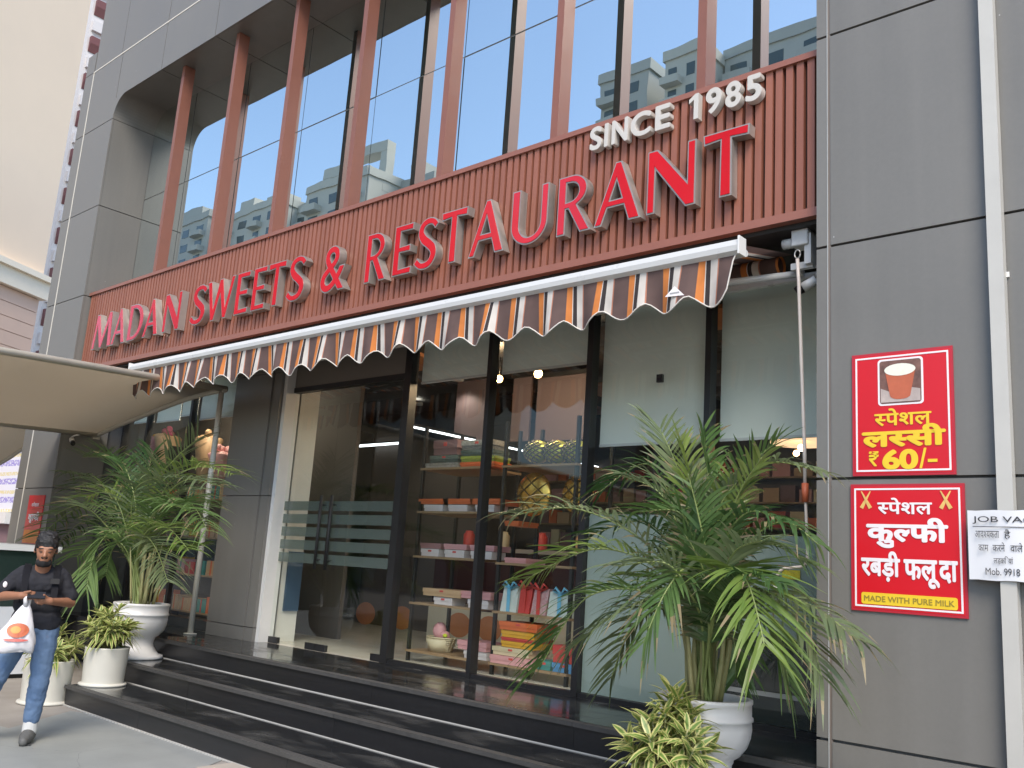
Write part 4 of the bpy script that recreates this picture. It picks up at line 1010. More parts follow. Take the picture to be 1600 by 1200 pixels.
# ------------------------------------------------------------------ things at the left edge, beyond the man
hx = onY(12, 760, 6.4)
ho = thing('shop_hoarding', (hx.x - 3, 8.6, 0), 'white hoarding with rows of yellow and violet print at far left', 'sign')
def print_mat():
    m = bpy.data.materials.new('hoarding_print'); m.use_nodes = True
    nt = m.node_tree; N = nt.nodes; L = nt.links; p = N['Principled BSDF']
    tc = N.new('ShaderNodeTexCoord'); sp = N.new('ShaderNodeSeparateXYZ'); L.new(tc.outputs['Object'], sp.inputs[0])
    mp = N.new('ShaderNodeMapping'); mp.inputs['Scale'].default_value = (9, 1, 7); L.new(tc.outputs['Object'], mp.inputs[0])
    nz = N.new('ShaderNodeTexNoise'); nz.inputs['Scale'].default_value = 2.2; nz.inputs['Detail'].default_value = 2; L.new(mp.outputs[0], nz.inputs['Vector'])
    w = N.new('ShaderNodeMath'); w.operation = 'MULTIPLY'; w.inputs[1].default_value = 2.2; L.new(sp.outputs[2], w.inputs[0])
    fr_ = N.new('ShaderNodeMath'); fr_.operation = 'FRACT'; L.new(w.outputs[0], fr_.inputs[0])
    r = N.new('ShaderNodeValToRGB'); r.color_ramp.interpolation = 'CONSTANT'
    r.color_ramp.elements[0].position = 0; r.color_ramp.elements[0].color = (.74, .74, .8, 1); r.color_ramp.elements[1].position = .18; r.color_ramp.elements[1].color = (.30, .26, .62, 1)
    for pos, c in ((.5, (.74, .74, .8, 1)), (.66, (.70, .60, .28, 1)), (.85, (.74, .74, .8, 1))):
        e_ = r.color_ramp.elements.new(pos); e_.color = c
    L.new(fr_.outputs[0], r.inputs[0])
    th = N.new('ShaderNodeMath'); th.operation = 'GREATER_THAN'; th.inputs[1].default_value = .47; L.new(nz.outputs[0], th.inputs[0])
    mx = N.new('ShaderNodeMix'); mx.data_type = 'RGBA'; L.new(th.outputs[0], mx.inputs[0]); mx.inputs[6].default_value = (.74, .74, .8, 1); L.new(r.outputs[0], mx.inputs[7]); L.new(mx.outputs[2], p.inputs['Base Color'])
    return m
ha = onY(30, 706, 8.6); hb = onY(10, 800, 8.6)
boxobj('board', (ha.x - 8, ha.x + .25, 8.6, 8.65, hb.z, ha.z), print_mat(), ho, 0.01)
boxobj('ledge', (ha.x - 8, ha.x + .1, 8.5, 8.9, hb.z - .28, hb.z - .01), M_white, ho, 0.01)
boxobj('shopfront', (ha.x - 8, ha.x + .05, 8.7, 8.9, 0, hb.z - .29), mat('purple_shutter', (0.22, 0.14, 0.15), 0.7), ho)
boxobj('top_rail', (ha.x - 8, ha.x + .3, 8.55, 8.7, ha.z + .02, ha.z + .35), M_white, ho, 0.01)
# poster on the left jamb
lp = [onY(47, 774, YW - .012), onY(69, 774, YW - .012), onY(30, 843, YW - .012)]
lpx0, lpx1, lpz1, lpz0 = onY(42, 800, YW - .012).x, onY(66, 800, YW - .012).x, lp[0].z, onY(30, 848, YW - .012).z
lt = thing('wall_poster', ((lpx0 + lpx1) / 2, YW, lpz0), 'red and orange poster on the dark left pier above the man', 'poster')
ax0, ax1, az0, az1 = lpx0, lpx1, lpz0, lpz1; W, H = ax1 - ax0, az1 - az0
boxobj('board', (ax0, ax1, YP, YW - .001, az0, az1), M_pred, lt, .002)
flat('orange_print', [[(ax0 + .01, az0 + .01), (ax1 - .01, az0 + .01), (ax1 - .01, tz(.28)), (ax0 + .01, tz(.28))]], mat('poster_orange', (0.62, 0.18, 0.02), 0.4, var=.4, scale=8), lt, YP - .001)
face_mesh('lettering', deva([('स', True), 'पे', 'श', 'ल']), M_pwhite, lt, tx(.25), tx(.72), tz(.76), tz(.86), YP - .002)
face_mesh('lettering', deva(['कु', ('ल', True), 'फी'], .04), M_pwhite, lt, tx(.15), tx(.85), tz(.42), tz(.66), YP - .002)
# white chest freezer at the left edge, behind the man
f0 = onZ(28, 1089, 0)
fz_ = thing('chest_freezer', (f0.x - .9, f0.y + .35, 0), 'white chest freezer with glass front at the left edge, behind the man', 'freezer')
fy0 = f0.y; fx1 = onY(44, 857, fy0 + .35).x
boxobj('freezer_body', (fx1 - 1.5, fx1, fy0, fy0 + .7, .05, .78), mat('freezer_white', (0.62, 0.64, 0.66), .35), fz_, .012)
boxobj('freezer_foot', (fx1 - 1.45, fx1 - .04, fy0 + .04, fy0 + .66, .0, .049), M_black, fz_)
boxobj('glass_tank', (fx1 - 1.47, fx1 - .03, fy0 + .03, fy0 + .67, .781, 1.40), mat('green_dark_glass', (0.02, 0.035, 0.03), .1), fz_, .006)
boxobj('top_rim', (fx1 - 1.5, fx1 + .02, fy0 - .02, fy0 + .72, 1.401, 1.47), M_white, fz_, .008)
boxobj('price_label', (fx1 - 1.3, fx1 - .22, fy0 + .018, fy0 + .028, .86, 1.02), M_pwhite, fz_)
boxobj('label_print', (fx1 - 1.2, fx1 - .28, fy0 + .014, fy0 + .0175, .90, .97), mat('label_pink', (0.6, 0.15, 0.2), .5, var=.6, scale=40), fz_)

# ------------------------------------------------------------------ shop interior
M_wood = mat('shelf_wood', (0.30, 0.19, 0.10), 0.5, var=0.15, scale=5, stretch=(1, 8, 8))
M_o = mat('orange_card', (0.62, 0.13, 0.035), 0.45, var=0.1); M_p = mat('pink_card', (0.62, 0.30, 0.30), 0.5, var=0.08); M_wc = mat('white_card', (0.66, 0.58, 0.56), 0.5, var=0.06)
M_tan = mat('tan_card', (0.50, 0.32, 0.18), 0.5, var=0.1); M_yel = mat('yellow_card', (0.66, 0.34, 0.03), 0.5, var=0.1); M_crm = mat('cream_card', (0.60, 0.50, 0.32), 0.5, var=0.12)
M_teal = mat('teal_card', (0.06, 0.25, 0.22), 0.5); M_redc = mat('red_card', (0.55, 0.06, 0.05), 0.5, var=0.15); M_blue = mat('blue_card', (0.10, 0.28, 0.50), 0.45, var=0.2, scale=20)
M_gold = mat('gold_foil', (0.72, 0.42, 0.09), 0.22, metal=0.9, var=0.15, bump=0.2, bscale=14)
M_patB = mat('patterned_card', (0.55, 0.52, 0.46), 0.5, scale=60, col2=(0.05, 0.05, 0.05)); M_patG = mat('green_pattern', (0.08, 0.16, 0.06), 0.5, scale=40, col2=(0.38, 0.42, 0.05)); M_patD = mat('dark_pattern', (0.03, 0.05, 0.045), 0.5, scale=40, col2=(0.16, 0.2, 0.17)); M_mauve = mat('mauve_card', (0.22, 0.12, 0.12), 0.6)
YS = 6.62                                   # front edge of the display racks, just behind the glass
YH = YS + 0.55
def rack(x0, x1, zs, label):
    t = thing('display_rack', ((x0 + x1) / 2, YS + .2, ZP), label, 'shelf rack', 'display racks behind the glass')
    for x in (x0, x1):
        for y in (YS, YH): boxobj('post', (x - .016, x + .016, y - .016, y + .016, ZP + .001, 3.0), M_black, t, .003)
    for z in zs: boxobj('shelf', (x0 - .02, x1 + .02, YS - .03, YH + .03, z - .022, z), M_wood, t, .003)
    return t
xr0, xr1 = onY(648, 900, YS).x, onY(742, 900, YS).x
Z5 = onY(690, 1022, YS).z; Z4 = onY(690, 945, YS).z; Z3 = onY(690, 870, YS).z; Z2 = onY(690, 799, YS).z; Z1 = onY(690, 731, YS).z
Zs = [Z5, Z4, Z3, Z2, Z1]
rack(xr0, xr1, Zs, 'black display rack with wooden shelves right of the glass doors')
xq0, xq1 = onY(778, 900, YS).x, onY(893, 900, YS).x
rack(xq0, xq1, [Z5, Z4, Z3 - .02, Z1], 'black display rack with gold discs and gift bags, left of the big palm')
BOXES = []
def giftbox(px0, px1, py0, z0, h, m, label, depth=.26, lid=None, y=YS + .0, base=None):
    x0, x1 = onY(px0, py0, y).x, onY(px1, py0, y).x
    t = thing('gift_box', ((x0 + x1) / 2, y + depth / 2, z0), label, 'gift box', 'boxes on the display racks')
    if lid is None: lid = m
    boxobj('box_base', (x0 + .006, x1 - .006, y + .006, y + depth, z0 + .001, z0 + h * .6), m, t, .003)
    boxobj('box_lid', (x0, x1, y, y + depth + .006, z0 + h * .45 + .002, z0 + h), lid, t, .004)
    if h > .07: boxobj('label', ((x0 + x1) / 2 - .025, (x0 + x1) / 2 + .025, y - .002, y - .0005, z0 + h * .6, z0 + h * .85), M_redc, t)
    return t
# rack right of the doors, from the top shelf down
z = Z1
giftbox(664, 716, 725, z, .055, M_patB, 'flat black and white patterned box under the dark box, top shelf'); z1 = z + .058
giftbox(672, 716, 712, z1, .075, M_patD, 'dark patterned box on top shelf over zigzag box', .24)
giftbox(678, 715, 690, z1 + .078, .16, M_mauve, 'tall mauve box highest on the left of the top shelf', .22)
giftbox(719, 772, 722, z, .05, M_o, 'orange slab box at bottom of the right pile, top shelf'); giftbox(720, 772, 712, z + .052, .06, M_patG, 'green and yellow patterned box in the right pile', .25)
giftbox(720, 771, 705, z + .114, .06, M_patD, 'dark green patterned box in the right pile', .24); giftbox(721, 770, 690, z + .176, .10, M_patB, 'white spotted box on top of the right pile', .22)
for i, (a, b) in enumerate(((662, 692), (700, 730), (742, 772))):
    nm = ('left', 'middle', 'right')[i]
    giftbox(a, b, 795, Z2, .07, M_wc, nm + ' small white box under orange lid, second shelf', .2)
    giftbox(a - 8, b + 8, 785, Z2 + .074, .055, M_o, nm + ' orange flat box on second shelf', .3, y=YS - .02)
for i, (a, b) in enumerate(((657, 685), (694, 725), (735, 768))):
    nm = ('left', 'middle', 'right')[i]
    giftbox(a, b, 868, Z3, .075, M_wc, nm + ' white and pink box on third shelf', .2)
    giftbox(a - 1, b + 4, 855, Z3 + .079, .055, M_p if i else mat('dusty_pink_card', (0.36, 0.17, 0.17), .5), nm + ' pink lidded box stacked on third shelf', .24)
giftbox(677, 706, 942, Z4, .075, M_wc, 'small white box under the tan box, fourth shelf', .2); giftbox(660, 720, 928, Z4 + .079, .075, M_tan, 'wide tan box on fourth shelf', .3, y=YS - .02)
giftbox(730, 762, 948, Z4, .085, M_wc, 'small white box under the pink box, fourth shelf', .2); giftbox(719, 766, 937, Z4 + .089, .07, M_p, 'wide pink box on fourth shelf', .3, y=YS - .02)
giftbox(724, 760, 1024, Z5, .075, M_wc, 'white box under pink box, bottom shelf', .22); giftbox(714, 760, 1010, Z5 + .079, .085, M_p, 'pink box right of the wicker basket', .28, y=YS - .02)
# wicker basket with wrapped gift
bc = onY(688, 1018, YS + .16); bk = thing('gift_basket', (bc.x, YS + .16, Z5), 'cream wicker basket with pink wrapped gift on the bottom shelf', 'basket')
bm = bmesh.new()
for k in range(8):
    r = .115 + .055 * k / 7; zz = Z5 + .012 + .13 * k / 7
    ringp = [(bc.x + r * math.cos(a), YS + .16 + r * .75 * math.sin(a) * (1 + .02 * math.sin(9 * a + k * 3)), zz) for a in [2 * math.pi * q / 24 for q in range(25)]]
    tube(bm, ringp, .009, 5)
obj('weave', bm, M_crm, bk)
bm = bmesh.new(); lathe(bm, [(.001, .002), (.115, .002), (.16, .13), (.15, .13), (.001, .10)], (bc.x, YS + .16, Z5), 20); obj('liner', bm, M_crm, bk)
bm = bmesh.new(); ball(bm, (bc.x - .03, YS + .16, Z5 + .2), .075, .07, .09); ball(bm, (bc.x + .06, YS + .15, Z5 + .16), .05, .05, .05)
for v in bm.verts: v.co += Vector((random.uniform(-.008, .008), random.uniform(-.008, .008), random.uniform(-.008, .008)))
obj('wrapped_gift', bm, M_p, bk); bm = bmesh.new(); ball(bm, (bc.x + .11, YS + .1, Z5 + .17), .03, .02, .02); obj('ribbon_bow', bm, mat('lime_ribbon', (.55, .6, .03), .4), bk)
# gold lattice discs and yellow wheels
def gold_disc(px, py, rpx, label):
    c = onY(px, py, YS + .1); r = abs(onY(px + rpx, py, YS + .1).x - c.x)
    t = thing('gold_platter', (c.x, YS + .1, c.z - r), label, 'platter', 'gold platters on the rack')
    bm = bmesh.new(); ball(bm, (c.x, YS + .12, c.z), r, .05, r, 28, 14); obj('platter_disc', bm, M_gold, t)
    bm = bmesh.new()
    for s in (-.55, -.1, .4):
        for d in (1, -1):
            P = []
            for k in range(9):
                u = -1 + 2 * k / 8; lim = math.sqrt(max(0, 1 - s * s)); a = u * lim * .98
                x, zz = (a * .8 + s * .6 * d, s * .8 - a * .6 * d)
                rr = min(.985, math.hypot(x, zz)); P.append((c.x + x * r, YS + .12 - .052 * math.sqrt(1 - rr * rr) - .004, c.z + zz * r))
            tube(bm, P, .005, 5)
    obj('lattice_cord', bm, mat('brown_cord', (.10, .06, .02), .7), t)
gold_disc(832, 772, 27, 'round gold platter with cord lattice, left of the pair'); gold_disc(901, 772, 25, 'round gold platter with cord lattice, right one behind mullion')
def lime_bowl(px, label):
    c = onY(px, 702, YS + .1); t = thing('woven_bowl', (c.x, YS + .1, Z1), label, 'bowl', 'woven bowls on top of the rack')
    bm = bmesh.new(); ball(bm, (c.x, YS + .14, c.z - .02), .145, .12, .115, 22, 12); obj('bowl', bm, mat('lime_gold', (.40, .38, .04), .3, metal=.5, var=.3), t)
    bm = bmesh.new()
    for k in range(-2, 3):
        for d in (1, -1):
            P = []
            for q in range(9):
                u = -1 + q / 4; x = max(-.99, min(.99, u * .9 + .0)); zz = d * u * .75 + k * .38
                if x * x + zz * zz < .97: P.append((c.x + x * .147, YS + .14 - .123 * math.sqrt(1 - x * x - zz * zz) - .003, c.z - .02 + zz * .117))
            if len(P) > 2: tube(bm, P, .008, 5)
    obj('lattice', bm, mat('bronze', (.10, .07, .03), .5), t)
lime_bowl(836, 'lime gold woven bowl, left of three on the right rack'); lime_bowl(866, 'lime gold woven bowl, middle of three on the right rack'); lime_bowl(896, 'lime gold woven bowl, right of three, by the mullion')
# gift bags
def bag(px0, px1, py0, z0, h, m, m2, label):
    x0, x1 = onY(px0, py0, YS).x, onY(px1, py0, YS).x
    t = thing('gift_bag', ((x0 + x1) / 2, YS + .08, z0), label, 'gift bag', 'gift bags on the rack')
    bm = bmesh.new(); v = box(bm, x0, x1, YS, YS + .15, z0 + .001, z0 + h)
    for q in bm.verts:
        if q.co.z > z0 + h * .5: q.co.y += (YS + .075 - q.co.y) * .5; q.co.x += random.uniform(-.01, .01)
    bev(bm, .006); obj('bag_body', bm, m, t)
    bm = bmesh.new(); xc = (x0 + x1) / 2
    for s in (-1, 1): tube(bm, [(xc, YS + .02, z0 + h * .9), (xc + s * .05, YS, z0 + h * 1.18), (xc + s * .09, YS + .01, z0 + h * 1.05), (xc, YS + .02, z0 + h * .9)], .012, 6)
    box(bm, xc - .02, xc + .02, YS - .004, YS - .001, z0 + .004, z0 + h * .9); obj('ribbon', bm, m2, t)
M_flo = mat('floral_paper', (.62, .58, .54), .5, scale=45, col2=(.45, .16, .18)); M_flo2 = mat('mint_paper', (.42, .56, .5), .5, scale=45, col2=(.68, .62, .58)); M_rib = mat('blue_ribbon', (.16, .44, .62), .35)
bag(781, 806, 955, Z4, .24, M_flo2, M_rib, 'white gift bag with pale blue ribbon'); bag(809, 826, 955, Z4, .25, M_redc, M_redc, 'plain red gift bag beside the blue ribbon bag')
bag(829, 852, 955, Z4, .24, M_flo, M_redc, 'pink floral gift bag with red ribbon'); bag(855, 892, 955, Z4, .22, M_flo2, M_rib, 'mint gift bag with blue bow behind the palm leaves')
# boxes low on the right rack
giftbox(764, 832, 1038, Z5, .075, M_p, 'wide pink box at the bottom left of right rack', .34, y=YS - .04); giftbox(768, 826, 1025, Z5 + .078, .075, M_crm, 'cream wrapped box over the pink one', .3, y=YS - .02)
giftbox(782, 835, 1012, Z5 + .156, .055, M_yel, 'yellow box low in the orange pile', .28); giftbox(782, 836, 1000, Z5 + .213, .03, M_redc, 'thin red brown box in the orange pile', .28)
giftbox(783, 835, 990, Z5 + .245, .065, M_yel, 'upper yellow box in the orange pile', .28); giftbox(780, 840, 972, Z5 + .313, .075, M_o, 'orange box on top of the pile, right rack', .3, y=YS - .02)
giftbox(838, 860, 1040, Z5, .08, M_teal, 'small teal box partly hidden by palm tips', .2); giftbox(862, 897, 1042, Z5, .08, M_blue, 'blue and white printed carton at lower right', .24); giftbox(863, 896, 1025, Z5 + .083, .15, M_redc, 'red carton over the blue one, behind palm tips', .24)
giftbox(790, 812, 790, Z3 + .33, .05, M_o, 'orange tray edge left of the gold platter', .3); giftbox(788, 822, 868, Z3 - .02, .05, M_p, 'pink tray on the right rack below the gold platters', .3)
# counters, fittings deeper in the shop
ct = thing('service_counter', (-6.4, 8.6, ZP), 'cream service counter with orange oval badges at the back of the shop', 'counter')
boxobj('counter_front', (-8.7, -3.6, 8.4, 9.1, ZP + .001, 1.02), mat('counter_cream', (.52, .48, .38), .35), ct, .01)
boxobj('display_case', (-8.7, -3.6, 8.45, 9.1, 1.022, 1.75), mat('dark_case', (.035, .012, .012), .15), ct, .01)
boxobj('counter_top', (-8.75, -3.55, 8.40, 9.12, 1.752, 1.80), mat('counter_stone', (.25, .22, .2), .2), ct, .008)
M_oval = mat('orange_badge', (.36, .13, .045), .4, var=.2, scale=6)
for px in (568, 626, 716, 764):
    c = onY(px, 985, 8.39); me = polymesh([arc(0, 0, .20, .16, 0, 360, 26)[:-1]], .002); face_mesh('oval_badge', me, M_oval, ct, c.x - .2, c.x + .2, .68, .98, 8.394)
c = onY(500, 920, 8.44); boxobj('red_tray', (c.x - .45, c.x + .4, 8.40, 8.445, 1.15, 1.5), M_redc, ct, .006)
wallcab = thing('wall_cabinet', (-6.5, 10.8, 1.9), 'dark wall cabinets with red sweet boxes behind the counter', 'cabinet')
boxobj('cabinet_body', (-9.0, -3.0, 10.6, 10.98, 1.9, 3.2), M_backwall, wallcab, .01)
rg = random.Random(12)
for r_ in range(4):
    x = -8.55
    while x < -3.8:
        w = rg.uniform(.10, .24); h = rg.uniform(.10, .22)
        boxobj('packet', (x, x + w, 10.42, 10.56, 1.95 + r_ * .31, 1.95 + r_ * .31 + h), rg.choice([M_redc, M_tan, M_o, M_crm, M_mauve, M_p, M_patB]), wallcab, .004); x += w + rg.uniform(.01, .06)
    boxobj('cabinet_shelf', (-8.8, -3.4, 10.40, 10.595, 1.93 + r_ * .31, 1.948 + r_ * .31), M_wood, wallcab)
for k in range(7):
    x = -8.4 + k * .62
    bm = bmesh.new(); lathe(bm, [(.001, 0), (.07, 0), (.075, .02), (.075, .17), (.05, .20), (.05, .22), (.001, .225)], (x, 8.75, 1.801), 16); obj('sweet_jar', bm, rg.choice([M_tan, M_crm, M_redc, M_yel]), ct)
# dark beams and mauve panels that show behind the racks
for i, (a, b) in enumerate(((712, 765), (800, 828), (838, 920))):
    x0, x1 = onY(a, 640, 8.0).x, onY(b, 640, 8.0).x
    w = thing('hanging_panel', ((x0 + x1) / 2, 8.0, 2.6), ('left', 'middle', 'right')[i] + ' mauve panel hanging behind the display racks', 'panel', 'hanging panels in the shop')
    boxobj('panel_sheet', (x0, x1, 8.0, 8.03, onY(a, 690, 8.0).z, onY(a, 592, 8.0).z), mat('mauve_panel', (.12, .085, .09), .6), w, .004)
    boxobj('panel_rail', (x0 - .02, x1 + .02, 7.98, 8.05, onY(a, 592, 8.0).z + .002, onY(a, 592, 8.0).z + .05), M_black, w, .004)
# partition wall picture and curtain
boxobj('blue_panel', (-9.029, -9.0, onX(447, 900, -9.03).y, onX(469, 900, -9.03).y, onX(460, 955, -9.03).z, onX(460, 862, -9.03).z), mat('blue_panel_paint', (.05, .09, .15), .4), bld, .004)
boxobj('rear_partition', (-11.5, -9.03, 9.6, 9.7, ZP + .001, 3.9), M_backwall, bld)
# lamps
def globe(px, py, Y, r, label, watt):
    c = onY(px, py, Y); t = thing('pendant_lamp', (c.x, Y, c.z), label, 'lamp', 'lit pendant lamps in the shop')
    bm = bmesh.new(); ball(bm, c, r); obj('globe', bm, mat('lit_amber', (.8, .5, .25), .3, emit=(1.0, .55, .22), estr=7.0), t)
    bm = bmesh.new(); tube(bm, [c + Vector((0, 0, r)), (c.x, Y, 3.9)], .006, 6); obj('cord', bm, M_black, t)
    l = bpy.data.lights.new('pendant_light', 'POINT'); l.energy = watt; l.color = (1, .72, .45); l.shadow_soft_size = r
    lo_ = bpy.data.objects.new('pendant_light', l); COL.objects.link(lo_); lo_.parent = t; lo_.location = (0, -r * 1.6, -r * 1.2)
globe(865, 563, 7.1, .045, 'lit amber globe lamp, rightmost of three near the ceiling', 7); globe(841, 584, 7.0, .045, 'lit amber globe lamp, middle one of three and lowest', 7); globe(780, 592, 7.2, .042, 'lit amber globe lamp just right of the second mullion', 7)
def downlight(x, y, label, watt):
    t = thing('ceiling_light', (x, y, 3.88), label, 'lamp', 'lit ceiling lights in the shop')
    bm = bmesh.new(); lathe(bm, [(.001, 0), (.06, 0), (.07, .02), (.06, .03)], (x, y, 3.83), 18); obj('lamp_disc', bm, mat('lit_white', (.9, .9, .85), .3, emit=(1, .93, .8), estr=9.0), t)
    bm = bmesh.new(); lathe(bm, [(.075, 0), (.085, 0), (.085, .03), (.075, .03)], (x, y, 3.828), 18); obj('lamp_ring', bm, M_alu, t)
    l = bpy.data.lights.new('ceiling_light', 'SPOT'); l.energy = watt; l.color = (1, .9, .76); l.spot_size = math.radians(130); l.spot_blend = .6; l.shadow_soft_size = .06
    lo_ = bpy.data.objects.new('ceiling_light', l); COL.objects.link(lo_); lo_.parent = t; lo_.location = (0, 0, -.06)
dl = onY(652, 628, 8.8)
for x, y, lab in ((dl.x, 8.8, 'lit round ceiling light right of the doors'), (-8.0, 6.9, 'lit ceiling light just inside the glass doors'), (-6.3, 6.5, 'lit ceiling light over the first display rack'), (-4.9, 6.5, 'lit ceiling light over the gold platter rack'), (-7.9, 7.8, 'lit ceiling light over the counter left half'), (-3.3, 7.6, 'added ceiling light brightening the long blinds at the right end')):
    downlight(x, y, lab, 13 if x < -7.5 else 26)  # the right-end light is added to brighten the long blinds
for (pa, pb_, Y, lab) in (((560, 697), (627, 692), 9.5, 'thin lit tube light deep behind the doors'), ((640, 666), (800, 699), 0, 'long glowing strip running into the shop')):
    t = thing('tube_light', (0, 0, 0), lab, 'lamp', 'lit tube lights in the shop')
    if Y: A, B = onY(*pa, Y), onY(*pb_, Y)
    else:
        A = onY(pa[0], pa[1], 6.9); B = onX(1020, 738, A.x)  # second strip: a slanting bright line drawn as a glowing tube
        B = Vector((A.x, B.y, A.z))
    t.location = A; ROOT[t.name] = A.copy()
    bm = bmesh.new(); tube(bm, [A, B], .012 if not Y else .02, 8); obj('tube', bm, mat('lit_tube', (.9, .9, .9), .3, emit=(.9, .95, 1), estr=1.4), t)
    boxobj('tube_batten', (min(A.x, B.x) - .012, max(A.x, B.x) + .012, min(A.y, B.y) - .012, max(A.y, B.y) + .012, max(A.z, B.z) + .014, max(A.z, B.z) + .04), M_black, t)
# tan lamp shade low at the right
ls = onY(1252, 688, 6.9); t = thing('shade_lamp', (ls.x, 6.9, ls.z), 'tan disc lamp shade behind the glass at far right', 'lamp')
bm = bmesh.new(); lathe(bm, [(.001, .03), (.24, 0), (.24, .02), (.05, .07), (.001, .08)], (ls.x, 6.9, ls.z - .03), 30); obj('lamp_shade', bm, mat('tan_shade', (.6, .36, .2), .6, emit=(1, .6, .35), estr=.5), t)
bm = bmesh.new(); ball(bm, (ls.x, 6.9, ls.z - .06), .03); ball(bm, (ls.x - .05, 6.92, ls.z - .10), .025); obj('bulb', bm, MATS['lit_amber'], t)
bm = bmesh.new(); tube(bm, [(ls.x, 6.9, ls.z + .05), (ls.x, 6.9, 3.9)], .006, 6); obj('cord', bm, M_black, t)
# left display bay: shelves and bright toys/boxes
bayx0, bayx1 = bx[1] + .1, bx[3] - .1
zsL = [onY(330, y, YG + .35).z for y in (780, 840, 900, 960)]
lr = thing('bay_shelving', ((bayx0 + bayx1) / 2, YG + .6, ZP), 'dark shelving filled with colourful goods in the left display bay', 'shelving')
for z in zsL: boxobj('shelf', (bayx0, bayx1, YG + .32, YG + .75, z - .02, z), M_wood, lr, .003)
for x in (bayx0, bayx1): boxobj('upright', (x - .02, x + .02, YG + .3, YG + .78, ZP + .001, 3.0), M_black, lr, .003)
boxobj('grey_post', (onY(192, 700, YG + .3).x - .14, onY(192, 700, YG + .3).x + .12, YG + .3, YG + .45, ZP + .001, 3.86), mat('pale_grey_post', (.34, .34, .31), .6), bld, .005)
rng = random.Random(4); cols = [M_redc, M_yel, M_p, M_tan, M_mauve, M_teal, M_o, M_crm]
names = ['red', 'yellow', 'pink', 'tan', 'mauve', 'teal', 'orange', 'cream']
rowsn = ['top', 'second', 'third', 'lowest']
for r, z in enumerate(zsL):
    x = bayx0 + .05; k = 0
    while x < bayx1 - .2:
        w = rng.uniform(.16, .3); h = rng.uniform(.14, .26); ci = rng.randrange(8)
        t = thing('packed_gift', (x + w / 2, YG + .5, z), names[ci] + ' packed gift, number ' + ('one two three four five six seven eight nine ten eleven twelve thirteen fourteen fifteen sixteen'.split()[k]) + ' from the left on the ' + rowsn[r] + ' bay shelf', 'gift', 'packed gifts in the left bay')
        boxobj('carton', (x, x + w, YG + .36, YG + .62, z + .001, z + h), cols[ci], t, .006); boxobj('ribbon_band', (x + w * .42, x + w * .56, YG + .356, YG + .3585, z + .002, z + h - .002), cols[(ci + 3) % 8], t)
        x += w + rng.uniform(.01, .05); k += 1
for i, (px, py, m, lab) in enumerate(((236, 690, M_yel, 'yellow soft toy on top of the bay shelving'), (262, 685, mat('pink_plush', (.5, .12, .2), .8), 'pink bow topped bouquet on top of the bay shelving'), (325, 690, M_tan, 'tan paper bouquet on top of the bay shelving, near pole'), (348, 715, M_p, 'pink paper bouquet right of the canopy pole'))):
    c = onY(px, py, YG + .5); zt0 = zsL[0] + .0
    t = thing('wrapped_bouquet', (c.x, YG + .5, zt0), lab, 'bouquet', 'bouquets on the bay shelving')
    bm = bmesh.new(); lathe(bm, [(.03, .26), (.09, .30), (.20, c.z - zt0 + .02), (.16, c.z - zt0 + .05), (.001, c.z - zt0)], (c.x, YG + .5, zt0), 12)
    for v in bm.verts: v.co += Vector((random.uniform(-.02, .02), random.uniform(-.02, .02), random.uniform(-.03, .03)))
    obj('paper_cone', bm, m if i > 1 else cols[2 + i], t)
    bm = bmesh.new()
    for q in range(6): ball(bm, c + Vector((random.uniform(-.1, .1), random.uniform(-.06, .06), random.uniform(.02, .14))), .05)
    obj('flower_head', bm, m, t)
l = bpy.data.lights.new('bay_light', 'POINT'); l.energy = 14; l.color = (1, .85, .65); l.shadow_soft_size = .1
t = thing('ceiling_light', (-11.3, YG + .3, 3.8), 'lit ceiling light in the left display bay', 'lamp', 'lit ceiling lights in the shop'); lo_ = bpy.data.objects.new('bay_light', l); COL.objects.link(lo_); lo_.parent = t; lo_.location = (0, 0, -.12)
bm = bmesh.new(); lathe(bm, [(.001, 0), (.06, 0), (.06, .03)], (-11.3, YG + .3, 3.8), 16); obj('lamp_disc', bm, MATS['lit_white'], t)

# ------------------------------------------------------------------ plants
def urn(parent, c, s=1.0):
    x, y, z = c
    pr = [(.0, 0), (.275, 0), (.285, .012), (.275, .035), (.225, .05), (.205, .075), (.175, .12), (.165, .15), (.168, .185), (.178, .20), (.178, .215), (.215, .24), (.255, .29), (.275, .345), (.282, .40), (.280, .44), (.290, .447), (.290, .462), (.280, .468), (.280, .535), (.286, .545), (.286, .565), (.262, .568), (.255, .545), (.25, .50)]
    bm = bmesh.new(); lathe(bm, [(max(r, 0.001) * s, q * s) for r, q in pr], c, 56)
    rng = random.Random(3)
    for v in bm.verts:      # slight hand-made unevenness and faint relief on the bowl
        dx, dy = v.co.x - x, v.co.y - y; a = math.atan2(dy, dx); h = (v.co.z - z) / s
        k = 1 + 0.006 * math.sin(3 * a) + (0.012 * math.sin(14 * a) * math.sin((h - .25) * 32) if .27 < h < .42 else 0)
        v.co.x = x + dx * k; v.co.y = y + dy * k
    obj('pot', bm, M_ceramic, parent)
    bm = bmesh.new(); lathe(bm, [(0.001, .49 * s), (.252 * s, .49 * s), (.25 * s, .505 * s), (.12 * s, .525 * s), (0.001, .53 * s)], c, 24)
    for v in bm.verts: v.co.z += random.uniform(-.008, .008)
    obj('soil', bm, M_soil, parent)

